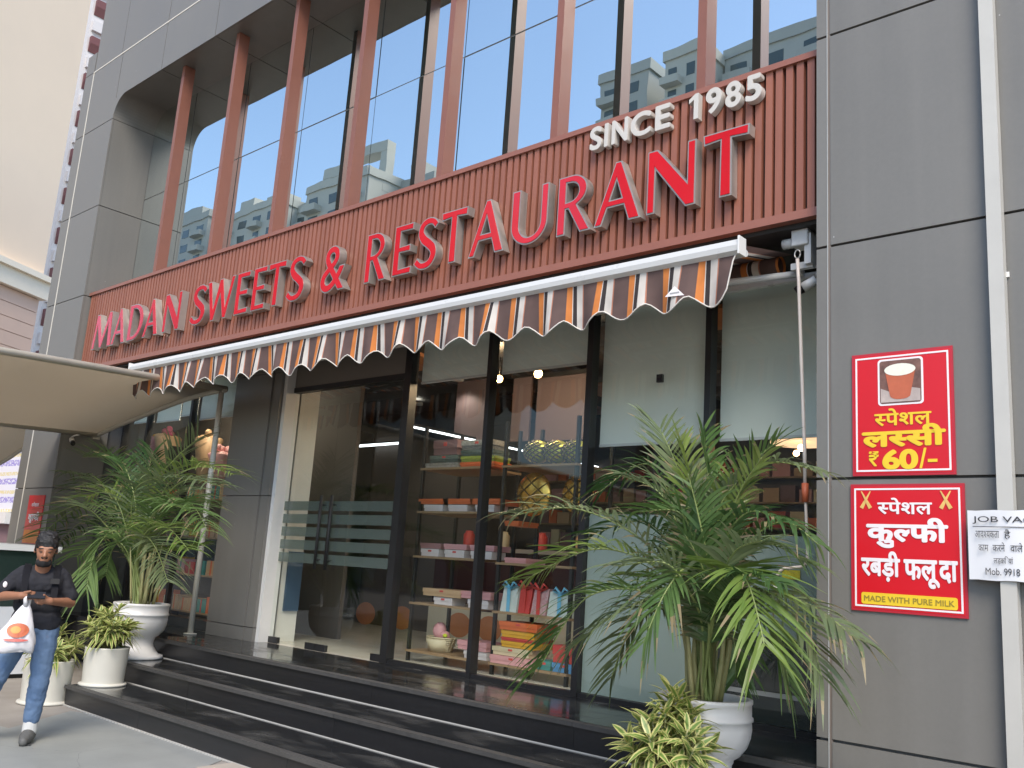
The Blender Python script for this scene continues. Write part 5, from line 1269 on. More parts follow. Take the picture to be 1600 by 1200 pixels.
def frond(parent, P, stem_r=0.009, leaf=0.34, n=40, start=0.30, vee=0.5, droop=0.35, width=0.0112, dry=0.0, seed=0, twist=0.0):
    """P: points of the midrib from the crown to the tip; paired leaflets on the outer part"""
    rng = random.Random(seed)
    C = [Vector(p) for p in catmull([tuple(p) for p in P], 10)]
    d = [0.0]
    for a, b in zip(C[:-1], C[1:]): d.append(d[-1] + (b - a).length)
    Ltot = d[-1]
    def at(t):
        s = t * Ltot
        for i in range(len(C) - 1):
            if d[i + 1] >= s or i == len(C) - 2:
                f = (s - d[i]) / max(1e-6, d[i + 1] - d[i]); return C[i].lerp(C[i + 1], f), (C[i + 1] - C[i]).normalized()
    bm = bmesh.new()
    m = len(C); tube(bm, C, [stem_r * (1 - 0.85 * i / (m - 1)) + 0.0012 for i in range(m)], 6)
    rib = obj('frond', bm, M_rachis, parent)
    bm = bmesh.new(); bmd = None
    for k in range(n):
        t = start + (1 - start) * (k + 0.5) / n
        base, T = at(min(t, 0.999))
        u = (k + 0.5) / n
        prof = (0.60 + 1.6 * u * (1 - u)) if u < 0.5 else (1.0 - 0.75 * (u - 0.5) ** 1.3 * 1.25)
        for sd in (-1, 1):
            side = T.cross(Vector((0, 0, 1)))
            if side.length < 0.15: side = T.cross(Vector((0.4, -1, 0)))
            side = side.normalized() * sd
            upv = side.cross(T) * sd
            if upv.z < 0: upv = -upv
            ang = twist * sd
            fwd = 0.40 + 0.85 * u + rng.uniform(-.12, .12)
            dr = (side * 1.0 + T * fwd + upv * (vee + rng.uniform(-.12, .12))).normalized()
            Lf = leaf * 1.42 * prof * rng.uniform(0.78, 1.12)
            dp = droop * 0.78 * rng.uniform(0.5, 1.4) * (1.25 if rng.random() < 0.12 else 1)
            wv = dr.cross(upv)
            if wv.length < .1: wv = dr.cross(side)
            wv = (wv.normalized() + upv * 0.55 * rng.uniform(-1, 1)).normalized()
            jit = Vector((rng.uniform(-.13, .13), rng.uniform(-.13, .13), rng.uniform(-.10, .10))); dr = (dr + jit).normalized()
            prev = None; ns = 5
            for q in range(ns + 1):
                g = q / ns
                p = base + dr * (Lf * g) + Vector((0, 0, -1)) * (dp * Lf * g ** 2.2)
                w = width * (0.45 + 2.2 * g if g < 0.25 else 1.0) * (1 - g ** 2.5) + 0.0006
                cur = (bm.verts.new(p - wv * w), bm.verts.new(p + wv * w))
                if prev:
                    f = bm.faces.new((prev[0], prev[1], cur[1], cur[0])); f.smooth = True
                    if dry and (g > 0.75 and rng.random() < dry): f.material_index = 1
                prev = cur
    o = obj('leaflets', bm, [(M_palm, M_palm2, M_palm, M_palm4, M_palm2, M_palm3)[seed % 6], M_palmdry], rib)
    o['kind'] = 'stuff'
    return rib

def palm_stems(parent, c, n, spread, h, seed):
    rng = random.Random(seed)
    for k in range(n):
        a = 2 * math.pi * k / n + rng.uniform(-.3, .3); r = rng.uniform(.02, spread)
        p0 = Vector(c) + Vector((r * math.cos(a), r * math.sin(a), 0)); p1 = p0 + Vector((r * 0.8 * math.cos(a), r * 0.8 * math.sin(a), h * rng.uniform(.7, 1.1)))
        pm = (p0 + p1) / 2 + Vector((rng.uniform(-.02, .02), rng.uniform(-.02, .02), 0))
        bm = bmesh.new(); r0 = rng.uniform(.010, .020); tube(bm, [p0, p0.lerp(pm, .5), pm, pm.lerp(p1, .5), p1], [r0 * 1.15, r0, r0 * .95, r0 * .8, r0 * .45], 8); obj('stem', bm, M_stem, parent)

# big areca palm at the right, on the second step
pc = Vector((-2.70, 4.86, 0.38))
palm = thing('potted_palm', pc, 'large areca palm in white urn at the right end of the steps', 'potted palm', 'potted areca palms')
urn(palm, pc, 0.94)
crown = pc + Vector((0, 0, 0.50))
palm_stems(palm, crown, 11, 0.11, 0.62, 5)
def fr(parent, cbase, pxs, dy, Y0, seed, **kw):
    """midrib through photo pixels; dy = depth offset at each pixel from the pot's own plane"""
    rng = random.Random(seed)
    b = cbase + Vector((rng.uniform(-.07, .07), rng.uniform(-.06, .06), 0))
    pts = [b] + [onY(x, y, Y0 + d) for (x, y), d in zip(pxs, dy)]
    return frond(parent, pts, seed=seed, **kw)
Y0 = 4.86
R_ = [
 ([(1085, 960), (1010, 850), (900, 795), (800, 806)], (0, -.1, -.2, -.25), dict(leaf=.30, droop=.55)),
 ([(1090, 980), (1030, 890), (930, 858), (822, 905)], (0, -.1, -.25, -.35), dict(leaf=.26, droop=.45)),
 ([(1085, 980), (1010, 925), (915, 935), (845, 1040)], (0, -.15, -.3, -.4), dict(leaf=.30, droop=.5)),
 ([(1095, 990), (1050, 930), (970, 955), (895, 1010)], (0, -.25, -.5, -.6), dict(leaf=.24, droop=.7)),
 ([(1095, 960), (1075, 890), (1040, 925), (1005, 1005)], (-.05, -.3, -.5, -.62), dict(leaf=.24, droop=.5, vee=.2)),
 ([(1090, 930), (1055, 800), (1010, 725), (935, 770)], (0, .1, .15, .1), dict(leaf=.26, droop=.6)),
 ([(1098, 930), (1080, 800), (1052, 715), (1030, 668)], (.05, .1, .2, .25), dict(leaf=.34, droop=.2, vee=.3)),
 ([(1100, 940), (1095, 830), (1080, 745), (1062, 690)], (.1, .15, .2, .2), dict(leaf=.30, droop=.25)),
 ([(1105, 930), (1115, 800), (1105, 730), (1098, 672)], (0, .05, .05, .05), dict(leaf=.28, droop=.3)),
 ([(1112, 940), (1140, 800), (1195, 725), (1285, 738)], (0, 0, -.05, -.1), dict(leaf=.22, droop=.6)),
 ([(1110, 930), (1135, 800), (1170, 730), (1215, 690)], (.05, .1, .1, .1), dict(leaf=.28, droop=.3)),
 ([(1115, 960), (1155, 865), (1220, 815), (1278, 850)], (0, -.05, -.1, -.15), dict(leaf=.18, droop=.8)),
 ([(1118, 985), (1180, 930), (1265, 945), (1345, 1005)], (-.05, -.2, -.3, -.4), dict(leaf=.20, droop=.9)),
 ([(1112, 970), (1140, 890), (1170, 915), (1195, 1010)], (-.1, -.4, -.6, -.7), dict(leaf=.30, droop=.35, vee=.25)),
 ([(1115, 1000), (1160, 950), (1205, 985), (1232, 1075)], (0, -.1, -.12, -.12), dict(leaf=.22, droop=.6)),
 ([(1118, 1000), (1190, 940), (1255, 975), (1285, 1060)], (.0, -.15, -.25, -.3), dict(leaf=.24, droop=.6)),
 ([(1100, 950), (1085, 850), (1060, 800), (1000, 800)], (-.1, -.25, -.35, -.4), dict(leaf=.27, droop=.4)),
 ([(1108, 950), (1130, 850), (1170, 800), (1225, 815)], (-.1, -.25, -.35, -.4), dict(leaf=.19, droop=.6)),
 ([(1102, 950), (1100, 860), (1125, 790), (1150, 755)], (-.1, -.15, -.2, -.2), dict(leaf=.26, droop=.4)),
 ([(1095, 980), (1065, 930), (1035, 905), (985, 900)], (.1, .2, .3, .35), dict(leaf=.24, droop=.5)),
 ([(1108, 990), (1100, 900), (1085, 860), (1070, 835)], (-.15, -.3, -.4, -.45), dict(leaf=.22, droop=.4)),
 ([(1112, 985), (1125, 910), (1150, 860), (1190, 845)], (-.15, -.35, -.5, -.6), dict(leaf=.24, droop=.45)),
 ([(1110, 1000), (1130, 955), (1145, 990), (1150, 1060)], (.1, .25, .35, .35), dict(leaf=.2, droop=.5)),
 ([(1092, 960), (1060, 870), (1005, 815), (925, 835)], (.05, .15, .2, .2), dict(leaf=.27, droop=.45)),
 ([(1095, 950), (1070, 850), (1030, 770), (975, 745)], (-.05, -.15, -.2, -.25), dict(leaf=.27, droop=.5)),
 ([(1105, 950), (1120, 860), (1155, 770), (1190, 715)], (-.05, -.1, -.15, -.2), dict(leaf=.26, droop=.4)),
 ([(1112, 960), (1150, 880), (1200, 850), (1262, 880)], (.0, .0, .0, .0), dict(leaf=.22, droop=.6)),
 ([(1090, 990), (1040, 950), (985, 985), (955, 1060)], (.0, .1, .15, .15), dict(leaf=.22, droop=.5)),
 ([(1104, 960), (1105, 880), (1090, 800), (1075, 740)], (-.15, -.3, -.4, -.45), dict(leaf=.26, droop=.35)),
 ([(1110, 985), (1130, 930), (1165, 900), (1225, 915)], (-.15, -.35, -.5, -.6), dict(leaf=.22, droop=.55)),
 ([(1098, 985), (1080, 930), (1040, 880), (965, 885)], (-.15, -.35, -.5, -.6), dict(leaf=.24, droop=.5)),
]
for i, (pp, dd, kw) in enumerate(R_): fr(palm, crown, pp, dd, Y0, 100 + i, start=.34 if i % 3 else .28, n=33 + i % 5, dry=.35 if i % 4 == 0 else .10, **kw)

# areca palm at the left, on the second step
lc = Vector((-9.50, 4.92, 0.38))
lpalm = thing('potted_palm', lc, 'areca palm in white urn on the left of the steps, behind the man', 'potted palm', 'potted areca palms')
urn(lpalm, lc, 1.0)
lcrown = lc + Vector((0, 0, 0.53))
palm_stems(lpalm, lcrown, 12, 0.13, 0.7, 9)
L_ = [
 ([(205, 870), (160, 790), (110, 800), (62, 838)], (0, -.1, -.2, -.3), dict(leaf=.34, droop=.4)),
 ([(205, 870), (175, 780), (140, 745), (97, 738)], (0, 0, 0, 0), dict(leaf=.26, droop=.7)),
 ([(208, 850), (200, 770), (180, 720), (128, 714)], (0, .1, .15, .2), dict(leaf=.34, droop=.25, vee=.9)),
 ([(212, 850), (222, 780), (232, 735), (240, 705)], (0, .1, .1, .1), dict(leaf=.34, droop=.3)),
 ([(215, 850), (240, 760), (275, 715), (310, 685)], (0, .1, .2, .3), dict(leaf=.42, droop=.25)),
 ([(218, 860), (260, 760), (310, 730), (365, 742)], (0, 0, .1, .1), dict(leaf=.36, droop=.5)),
 ([(218, 870), (255, 800), (295, 785), (325, 830)], (0, -.1, -.2, -.3), dict(leaf=.34, droop=.5)),
 ([(216, 880), (245, 830), (280, 830), (320, 810)], (0, .1, .1, .1), dict(leaf=.30, droop=.5)),
 ([(205, 880), (180, 830), (150, 860), (135, 920)], (-.1, -.3, -.45, -.5), dict(leaf=.36, droop=.35, vee=.2)),
 ([(202, 880), (165, 830), (130, 815), (90, 850)], (0, .1, .1, .1), dict(leaf=.3, droop=.5)),
 ([(210, 870), (205, 800), (215, 760), (250, 745)], (-.1, -.2, -.3, -.4), dict(leaf=.36, droop=.4)),
 ([(206, 870), (190, 800), (170, 770), (140, 775)], (-.1, -.25, -.35, -.45), dict(leaf=.36, droop=.4)),
 ([(214, 870), (235, 810), (265, 790), (300, 800)], (-.1, -.25, -.35, -.45), dict(leaf=.36, droop=.45)),
 ([(212, 890), (225, 840), (245, 860), (262, 910)], (-.1, -.25, -.3, -.35), dict(leaf=.3, droop=.45)),
 ([(208, 890), (195, 845), (175, 860), (165, 900)], (-.1, -.2, -.3, -.3), dict(leaf=.28, droop=.45)),
 ([(212, 870), (215, 820), (205, 780), (195, 755)], (.1, .1, .1, .1), dict(leaf=.34, droop=.35)),
 ([(216, 870), (250, 790), (290, 750), (345, 760)], (-.05, -.15, -.2, -.25), dict(leaf=.32, droop=.5)),
 ([(214, 880), (240, 860), (280, 860), (312, 850)], (0, .15, .2, .2), dict(leaf=.26, droop=.4)),
 ([(210, 870), (222, 790), (260, 740), (300, 725)], (.05, .15, .25, .3), dict(leaf=.36, droop=.4)),
 ([(204, 880), (165, 820), (125, 790), (85, 805)], (-.1, -.2, -.3, -.35), dict(leaf=.34, droop=.45)),
 ([(206, 860), (185, 790), (150, 755), (110, 765)], (.05, .1, .15, .15), dict(leaf=.34, droop=.45)),
 ([(210, 860), (212, 790), (195, 730), (170, 715)], (-.05, -.1, -.15, -.2), dict(leaf=.32, droop=.35)),
 ([(216, 865), (245, 800), (285, 765), (330, 785)], (.05, .15, .2, .25), dict(leaf=.32, droop=.45)),
 ([(213, 880), (230, 830), (262, 825), (295, 860)], (-.15, -.3, -.45, -.5), dict(leaf=.3, droop=.45)),
 ([(208, 885), (190, 850), (160, 840), (120, 870)], (-.1, -.25, -.35, -.4), dict(leaf=.3, droop=.45)),
]
for i, (pp, dd, kw) in enumerate(L_): fr(lpalm, lcrown, pp, dd, 4.92, 300 + i, start=.36, n=30 + i % 5, dry=.15, width=.0105, **kw)

# song-of-india dracaenas
def dracaena(parent, c, height, spread, n, seed, leaf=0.20, wd=0.018):
    rng = random.Random(seed); c = Vector(c)
    for k in range(n):
        a = rng.uniform(0, 2 * math.pi); r = spread * math.sqrt(rng.random()); h = height * (1 - 0.55 * (r / spread) ** 1.5) * rng.uniform(.45, 1.0)
        p0 = c + Vector((r * .25 * math.cos(a), r * .25 * math.sin(a), 0)); tip = c + Vector((r * math.cos(a), r * math.sin(a), h))
        mid = p0.lerp(tip, .55) + Vector((0, 0, -0.02))
        bm = bmesh.new(); tube(bm, [p0, mid, tip], [.008, .007, .005], 6); st = obj('stem', bm, M_stem, parent)
        axis = (tip - mid).normalized(); bm = bmesh.new(); uvl = bm.loops.layers.uv.new('UVMap')
        e1 = axis.cross(Vector((0.3, 0.5, 0.1))).normalized(); e2 = axis.cross(e1)
        nl = rng.randint(13, 18)
        for q in range(nl):
            f = q / nl; an = q * 2.39996 + rng.uniform(-.2, .2); lift = 1.5 * f - 0.35
            base = tip - axis * (0.12 * (1 - f)); out = e1 * math.cos(an) + e2 * math.sin(an)
            dr = (out + axis * (lift + .15)).normalized(); Lf = leaf * rng.uniform(.75, 1.1) * (1 if f < .8 else .75)
            wv = dr.cross(axis).normalized(); prev = None
            for s in range(6):
                g = s / 5; p = base + dr * Lf * g + Vector((0, 0, -1)) * (0.55 * (1 - f * .7) * Lf * g ** 2.2)
                w = wd * (0.55 + 1.5 * g if g < .3 else 1.0) * (1 - max(0, (g - .3) / .7) ** 2.0) + .0004
                cur = [bm.verts.new(p - wv * w), bm.verts.new(p - axis * w * .25), bm.verts.new(p + wv * w)]
                if prev:
                    for z in (0, 1):
                        fc = bm.faces.new((prev[z], prev[z + 1], cur[z + 1], cur[z])); fc.smooth = True
                        for lp, uv in zip(fc.loops, ((z * .5, g - .2), (z * .5 + .5, g - .2), (z * .5 + .5, g), (z * .5, g))): lp[uvl].uv = uv
                prev = cur
        obj('leaf_rosette', bm, M_dracaena, st)
def tub(parent, c, r, h):
    bm = bmesh.new(); lathe(bm, [(.001, 0), (r * 1.07, 0), (r * 1.08, .012), (r * 1.05, .022), (r * .93, .024), (r * .93, .03), (r, h - .012), (r * 1.01, h), (r * .96, h), (r * .95, h - .05)], c, 44); obj('pot', bm, M_plastic, parent)
    bm = bmesh.new(); lathe(bm, [(.001, h - .07), (r * .955, h - .065), (r * .95, h - .045), (.001, h - .035)], c, 20); obj('soil', bm, M_soil, parent)
d1 = Vector((-9.02, 4.38, 0.19)); D1 = thing('potted_dracaena', d1, 'yellow green dracaena in cream cylinder pot on the lowest step, beside white urn', 'potted plant', 'potted dracaenas')
tub(D1, d1, 0.205, 0.36); dracaena(D1, d1 + Vector((0, 0, .33)), 0.54, 0.23, 24, 21, leaf=.18)
d0 = onZ(68, 1098, 0); d0.z = 0.004; D0 = thing('potted_dracaena', d0, 'dracaena in cream cylinder pot standing on the ground behind the man', 'potted plant', 'potted dracaenas')
tub(D0, d0, 0.225, 0.40); dracaena(D0, d0 + Vector((0, 0, .36)), 0.46, 0.26, 15, 22)
d2 = Vector((-2.62, 4.36, 0.19)); d2.x = onY(1045, 1140, 4.36).x; D2 = thing('potted_dracaena', d2, 'bushy yellow green dracaena in front of the large right palm urn', 'potted plant', 'potted dracaenas')
tub(D2, d2, 0.19, 0.34); dracaena(D2, d2 + Vector((0, 0, .32)), 0.50, 0.25, 27, 23, leaf=.19)

# ------------------------------------------------------------------ the man with a phone and a carrier bag
def capsule(bm, a, b, ra, rb, seg=14):
    a, b = Vector(a), Vector(b); d = (b - a); L = d.length
    t = d.normalized() if L > 1e-6 else Vector((0, 0, 1))
    u = t.cross(Vector((0, 0, 1))) if abs(t.z) < .95 else t.cross(Vector((1, 0, 0))); u.normalize(); w = t.cross(u)
    rings = []
    for k in range(1, 5): ang = -math.pi / 2 + k * math.pi / 10; rings.append((a + t * (ra * math.sin(ang)), ra * math.cos(ang)))
    rings.append((a, ra)); rings.append((b, rb))
    for k in range(1, 5): ang = k * math.pi / 10; rings.append((b + t * (rb * math.sin(ang)), rb * math.cos(ang)))
    vr = [[bm.verts.new(c + (u * math.cos(2 * math.pi * q / seg) + w * math.sin(2 * math.pi * q / seg)) * r) for q in range(seg)] for c, r in rings]
    for i in range(len(vr) - 1):
        for q in range(seg): bm.faces.new((vr[i][q], vr[i][(q + 1) % seg], vr[i + 1][(q + 1) % seg], vr[i + 1][q]))
    bm.faces.new(vr[0][::-1]); bm.faces.new(vr[-1])
def blob(name, build, m, parent, voxel=.009, smooth=6, noise=0.0, nscale=.06, seed=0):
    """one continuous surface: the shapes are fused by a voxel remesh, then smoothed"""
    bm = bmesh.new(); build(bm)
    bmesh.ops.recalc_face_normals(bm, faces=bm.faces)
    me = bpy.data.meshes.new(name); bm.to_mesh(me); bm.free()
    o = bpy.data.objects.new('tmp', me); COL.objects.link(o)
    r = o.modifiers.new('r', 'REMESH'); r.mode = 'VOXEL'; r.voxel_size = voxel
    s = o.modifiers.new('s', 'SMOOTH'); s.iterations = smooth; s.factor = .5
    if noise:
        tx_ = bpy.data.textures.new('folds', 'CLOUDS'); tx_.noise_scale = nscale; d = o.modifiers.new('d', 'DISPLACE'); d.texture = tx_; d.strength = noise; d.mid_level = .5
    dg = bpy.context.evaluated_depsgraph_get(); me2 = bpy.data.meshes.new_from_object(o.evaluated_get(dg))
    bpy.data.objects.remove(o); bpy.data.meshes.remove(me)
    for p in me2.polygons: p.use_smooth = True
    me2.materials.clear(); me2.materials.append(m); me2.name = name
    ob = link(name, me2, parent); return ob
M_skin = mat('brown_skin', (.30, .135, .075), .5, var=.12, scale=8)
M_shirt = mat('black_cotton', (.012, .012, .016), .85, var=.4, scale=8)
M_jean = mat('blue_denim', (.055, .11, .22), .85, scale=4, bump=.1, bscale=120, col2=(.17, .25, .37))
M_hair = mat('black_hair', (.008, .007, .007), .55, var=.4, scale=60, bump=.5, bscale=160, stretch=(1, 1, .3))
mp_ = onZ(43, 1160, 0); mp_.z = .004
man = thing('person', mp_, 'man in black t-shirt and blue jeans looking down at phone, carrying bag', 'person')
fw = Vector((-mp_.x, -mp_.y, 0)).normalized()           # towards the camera
man.rotation_euler = (0, 0, math.atan2(fw.y, fw.x) + math.pi / 2)
# own axes: +x = his left (picture right), -y = towards the camera, z up
HD = (-.085, -.10, 1.455)
def body(bm):
    # head bowed over the phone
    capsule(bm, (-.085, -.065, 1.500), (-.088, -.120, 1.425), .082, .060)
    capsule(bm, (-.088, -.135, 1.39), (-.088, -.13, 1.40), .040, .045)     # chin
    capsule(bm, (-.089, -.176, 1.448), (-.089, -.188, 1.415), .011, .016)   # nose
    capsule(bm, (-.115, -.150, 1.468), (-.06, -.150, 1.468), .027, .027)   # brow
    for s in (-1, 1): capsule(bm, (-.086 + s * .077, -.06, 1.465), (-.086 + s * .078, -.057, 1.44), .011, .010)
    capsule(bm, (-.09, -.02, 1.26), (-.087, -.07, 1.40), .062, .056)       # neck
    capsule(bm, (-.20, 0, 1.255), (.02, 0, 1.255), .05, .05); capsule(bm, (-.09, .0, 1.20), (-.07, .0, .95), .08, .075); capsule(bm, (-.12, .0, .91), (-.02, .0, .91), .07, .07)
    # his left arm (picture right) and right arm
    capsule(bm, (.045, 0, 1.24), (.145, -.03, 1.06), .042, .042); capsule(bm, (.145, -.03, 1.06), (.005, -.24, 1.075), .040, .027)
    capsule(bm, (-.225, 0, 1.24), (-.35, -.03, 1.09), .042, .042); capsule(bm, (-.35, -.03, 1.09), (-.205, -.24, 1.11), .040, .027)
    # hands round the phone: palm and five fingers each
    capsule(bm, (.0, -.245, 1.078), (-.055, -.265, 1.085), .029, .026)
    for k in range(4): capsule(bm, (-.055, -.262 + .0 * k, 1.105 - .017 * k), (-.10 + .006 * k, -.285, 1.112 - .017 * k), .0095, .0085); capsule(bm, (-.10 + .006 * k, -.285, 1.112 - .017 * k), (-.118 + .006 * k, -.272, 1.118 - .016 * k), .0085, .0075)
    capsule(bm, (-.02, -.262, 1.10), (-.05, -.295, 1.125), .011, .009)
    capsule(bm, (-.205, -.24, 1.11), (-.165, -.262, 1.115), .029, .026)
    for k in range(4): capsule(bm, (-.165, -.265, 1.14 - .016 * k), (-.130, -.288, 1.142 - .016 * k), .0095, .0085); capsule(bm, (-.130, -.288, 1.142 - .016 * k), (-.112, -.28, 1.140 - .016 * k), .0085, .0075)
    capsule(bm, (-.185, -.268, 1.135), (-.145, -.30, 1.148), .011, .009)
    # legs
    capsule(bm, (.01, 0, .86), (.015, -.02, .46), .088, .058); capsule(bm, (.015, -.02, .46), (.0, .01, .10), .056, .036)
    capsule(bm, (-.15, 0, .86), (-.285, -.06, .48), .088, .058); capsule(bm, (-.285, -.06, .48), (-.40, .10, .12), .056, .036)
    capsule(bm, (.0, .03, .05), (-.02, -.12, .035), .042, .034); capsule(bm, (-.40, .12, .07), (-.43, -.03, .04), .042, .034)
bd = blob('body', body, M_skin, man, .0065, 2)
def shirt(bm):
    capsule(bm, (-.215, .0, 1.262), (.035, .0, 1.262), .072, .072); capsule(bm, (-.155, -.015, 1.20), (-.015, -.015, 1.20), .112, .112)
    capsule(bm, (-.15, -.01, 1.05), (-.01, -.01, 1.05), .108, .108); capsule(bm, (-.145, .0, .91), (.0, .0, .91), .112, .112)
    capsule(bm, (-.09, -.015, 1.29), (-.088, -.035, 1.325), .074, .066)
    capsule(bm, (.055, .0, 1.255), (.135, -.02, 1.115), .066, .062); capsule(bm, (-.235, .0, 1.255), (-.335, -.02, 1.14), .066, .062)
sh = blob('t_shirt', shirt, M_shirt, man, .008, 4, .026, .08)
def jeans(bm):
    capsule(bm, (-.14, .0, .88), (.0, .0, .88), .102, .102)
    capsule(bm, (.005, 0, .85), (.015, -.02, .46), .098, .072); capsule(bm, (.015, -.02, .46), (.0, .012, .19), .076, .062); capsule(bm, (.0, .012, .20), (.0, .015, .17), .062, .06)
    capsule(bm, (-.145, 0, .85), (-.285, -.06, .48), .098, .072); capsule(bm, (-.285, -.06, .48), (-.39, .09, .18), .076, .062)
jn = blob('jeans', jeans, M_jean, man, .008, 3, .018, .06)
def hair(bm):
    capsule(bm, (-.085, -.045, 1.518), (-.085, -.095, 1.512), .086, .080); capsule(bm, (-.055, -.08, 1.565), (-.12, -.10, 1.555), .045, .042); capsule(bm, (-.085, -.015, 1.475), (-.085, -.008, 1.43), .076, .066)
    capsule(bm, (-.125, -.142, 1.515), (-.05, -.142, 1.510), .026, .026)
    rh = random.Random(8)
    for k in range(22):
        u = k / 21; x = -.152 + .134 * u; y = -.168 + .9 * (x + .085) ** 2 * 6; zz = 1.50 + rh.uniform(-.014, .012)
        capsule(bm, (x, y + .012, zz + .02), (x + rh.uniform(-.008, .008), y, zz - .006), .010, .005)
    for k in range(40):
        a_ = rh.uniform(0, 6.28); e_ = rh.uniform(.2, 1.5); d_ = Vector((math.cos(a_) * math.cos(e_), math.sin(a_) * math.cos(e_), math.sin(e_))); c_ = Vector((-.085, -.07, 1.52)) + d_ * .086
        capsule(bm, c_, c_ + d_ * .010 + Vector((rh.uniform(-.01, .01), rh.uniform(-.01, .01), 0)), .011, .004)
    capsule(bm, (-.158, -.08, 1.49), (-.158, -.075, 1.455), .014, .012); capsule(bm, (-.014, -.08, 1.49), (-.014, -.075, 1.455), .014, .012)
blob('hair', hair, M_hair, man, .006, 1, .012, .03)
def chin(bm):
    capsule(bm, (-.112, -.122, 1.362), (-.066, -.122, 1.362), .036, .036); capsule(bm, (-.089, -.142, 1.368), (-.089, -.138, 1.355), .032, .032); capsule(bm, (-.106, -.168, 1.402), (-.072, -.168, 1.402), .011, .011)
blob('chin_mass', chin, mat('chin_black', (.010, .009, .009), .8, var=.3, scale=40), bd, .008, 3)  # smooth dark mass over the chin and upper lip
for s_ in (-1, 1):
    bm = bmesh.new(); ball(bm, (-.088 + s_ * .031, -.1735, 1.445), .014, .006, .0035); o = obj('eye', bm, mat('dark_eye', (.02, .015, .012), .4), None); o.parent = bd
    bm = bmesh.new(); ball(bm, (-.088 + s_ * .032, -.174, 1.470), .020, .005, .0045); o = obj('eyebrow', bm, M_hair, None); o.parent = bd
# shoes with socks
M_shoe = mat('grey_clog', (.11, .11, .105), .6, var=.3, scale=30, bump=.3, bscale=60); M_sock = mat('white_sock', (.6, .6, .58), .8)
def shoe(cx, cy, dx, dz=0):
    def f(bm):
        capsule(bm, (cx, cy + .035, .050), (cx + dx * .5, cy - .08, .045), .053, .052); capsule(bm, (cx + dx * .5, cy - .08, .045), (cx + dx, cy - .175, .032), .053, .034)
    o = blob('shoe', f, M_shoe, man, .008, 3)
    bm = bmesh.new(); box(bm, cx - .04 + dx * .5, cx + .038 + dx * .5, cy - .175, cy + .075, -.001, .012); bev(bm, .005, 2); s = obj('sole', bm, mat('dark_sole', (.04, .04, .04), .8), None); s.parent = o
    def g(bm): capsule(bm, (cx, cy + .012, .08), (cx, cy + .002, .20), .056, .053)
    blob('sock', g, M_sock, man, .008, 2)
shoe(.0, .01, -.03); shoe(-.40, .10, -.03)
# backpack straps and the pack behind
M_strap = mat('black_strap', (.014, .014, .019), .8)
bm = bmesh.new()
for x in (-.195, .02):
    pth = [(x, .10, 1.33), (x, .03, 1.345), (x, -.05, 1.335), (x - .004, -.112, 1.27), (x, -.138, 1.17), (x, -.13, 1.05)]
    prev = None
    for q in pth:
        q = Vector(q); cur = [bm.verts.new(q + Vector((-.024, 0, 0))), bm.verts.new(q + Vector((.024, 0, 0)))]
        if prev: f = bm.faces.new((prev[0], prev[1], cur[1], cur[0])); f.smooth = True
        prev = cur
bmesh.ops.solidify(bm, geom=bm.faces[:], thickness=.012)
straps = obj('backpack_strap', bm, M_strap, None); straps.parent = sh
bm = bmesh.new(); box(bm, -.22, .06, .12, .26, .92, 1.32); bev(bm, .05, 3); o = obj('backpack', bm, M_strap, None); o.parent = man
bm = bmesh.new(); box(bm, -.02, .045, -.158, -.154, 1.205, 1.245); o = obj('chest_print', bm, mat('grey_print', (.028, .027, .027), .8, var=.6, scale=90), None); o.parent = sh
bm = bmesh.new(); ball(bm, (-.33, -.085, 1.18), .016, .008, .024); o = obj('sleeve_badge', bm, M_pwhite, None); o.parent = sh
# phone, held in both hands: a thing of its own
rot = man.rotation_euler.to_matrix()
def w2(p): return mp_ + rot @ Vector(p)
ph = thing('mobile_phone', w2((-.10, -.29, 1.12)), 'dark mobile phone held in both hands by the man', 'phone'); ph.rotation_euler = man.rotation_euler
def lobj(name, bm, m, parent):
    me = bpy.data.meshes.new(name); bmesh.ops.recalc_face_normals(bm, faces=bm.faces); bm.to_mesh(me); bm.free(); me.materials.append(m); return link(name, me, parent)
bm = bmesh.new(); box(bm, -.062, .062, -.005, .005, -.036, .036); bev(bm, .004, 2)
for v in bm.verts: v.co = Matrix.Rotation(-.9, 3, 'X') @ v.co
pbody = lobj('phone_body', bm, M_black, ph)
bm = bmesh.new(); box(bm, -.056, .056, .0052, .0062, -.031, .031)
for v in bm.verts: v.co = Matrix.Rotation(-.9, 3, 'X') @ v.co
lobj('phone_screen', bm, mat('phone_glass', (.02, .025, .03), .1), pbody)
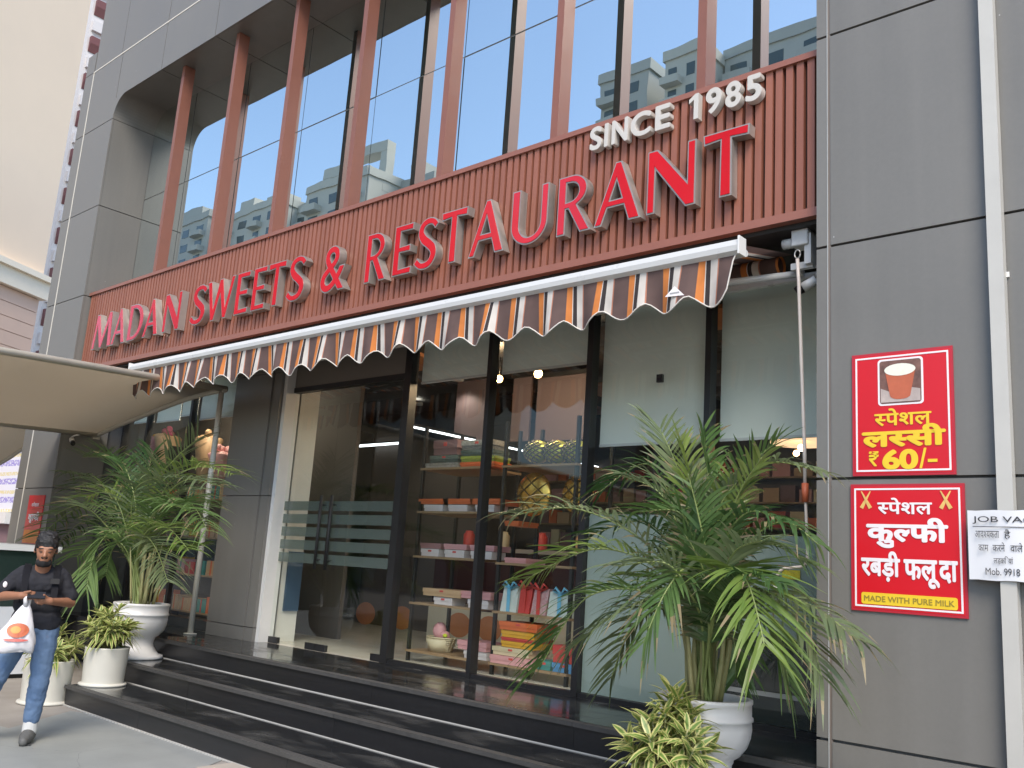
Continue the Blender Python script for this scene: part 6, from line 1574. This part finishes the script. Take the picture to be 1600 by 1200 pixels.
# carrier bag hanging from his right wrist
hand = w2((-.155, -.265, 1.09)); bg_ = thing('carrier_bag', hand, 'white plastic carrier bag with round orange logo hanging from his wrist', 'bag'); bg_.rotation_euler = man.rotation_euler
def bagm(bm):
    n = 28; m = 16; rings = []
    for j in range(m + 1):
        g = j / m; z = -.03 - .36 * g; w = .012 + .155 * g ** .8; dp = .012 + .075 * g ** .9
        if g > .85: w *= 1 - (g - .85) * .9; dp *= 1 - (g - .85) * 2.2
        cx = -.055 * g
        rings.append([bm.verts.new((cx + w * math.cos(2 * math.pi * q / n) * (1 + .05 * math.sin(5 * q + j * .7)), dp * math.sin(2 * math.pi * q / n) * (1 + .12 * math.sin(3 * q + j)), z + .012 * math.sin(q * .9) * g - .05 * g * math.cos(2 * math.pi * q / n) * 0)) for q in range(n)])
    for j in range(m):
        for q in range(n):
            f = bm.faces.new((rings[j][q], rings[j][(q + 1) % n], rings[j + 1][(q + 1) % n], rings[j + 1][q])); f.smooth = True
    bm.faces.new(rings[-1])
M_bag = mat('white_polythene', (.70, .68, .69), .35, var=.05, scale=6, bump=.5, bscale=14)
bm = bmesh.new(); bagm(bm); bagbody = lobj('bag_body', bm, M_bag, bg_)
bm = bmesh.new(); tube(bm, [(.0, .0, .025), (-.015, -.03, .0), (-.005, -.01, -.05)], [.012, .014, .02], 8); tube(bm, [(.0, .0, .025), (.015, .02, .0), (.005, .01, -.05)], [.012, .014, .02], 8); lobj('bag_handle', bm, M_bag, bg_)
def on_bag(x, z):
    g = (-.03 - z) / .36; w = .012 + .155 * g ** .8; dp = .012 + .075 * g ** .9; cx = -.055 * g; u = max(-1, min(1, (x - cx) / w)); return Vector((x, -dp * 1.14 * math.sqrt(1 - u * u) - .004, z))
def disc_on_bag(name, cx, cz, rx, rz, m, off):
    bm = bmesh.new(); n = 22; c = bm.verts.new(on_bag(cx, cz) + Vector((0, -off, 0))); r1 = [bm.verts.new(on_bag(cx + rx * .55 * math.cos(2 * math.pi * q / n), cz + rz * .55 * math.sin(2 * math.pi * q / n)) + Vector((0, -off, 0))) for q in range(n)]; r2 = [bm.verts.new(on_bag(cx + rx * math.cos(2 * math.pi * q / n), cz + rz * math.sin(2 * math.pi * q / n)) + Vector((0, -off, 0))) for q in range(n)]
    for q in range(n): bm.faces.new((c, r1[q], r1[(q + 1) % n])); bm.faces.new((r1[q], r2[q], r2[(q + 1) % n], r1[(q + 1) % n]))
    lobj(name, bm, m, bagbody)
disc_on_bag('orange_logo', -.03, -.23, .075, .052, mat('logo_orange', (.62, .16, .07), .45, var=.5, scale=14), .0)
disc_on_bag('logo_amber_disc', -.045, -.226, .035, .026, mat('logo_amber', (.72, .33, .08), .45), .003)  # smaller amber disc printed inside the orange logo
disc_on_bag('logo_caption', -.035, -.30, .085, .010, mat('logo_red', (.55, .12, .10), .45, var=.5, scale=60), .0)
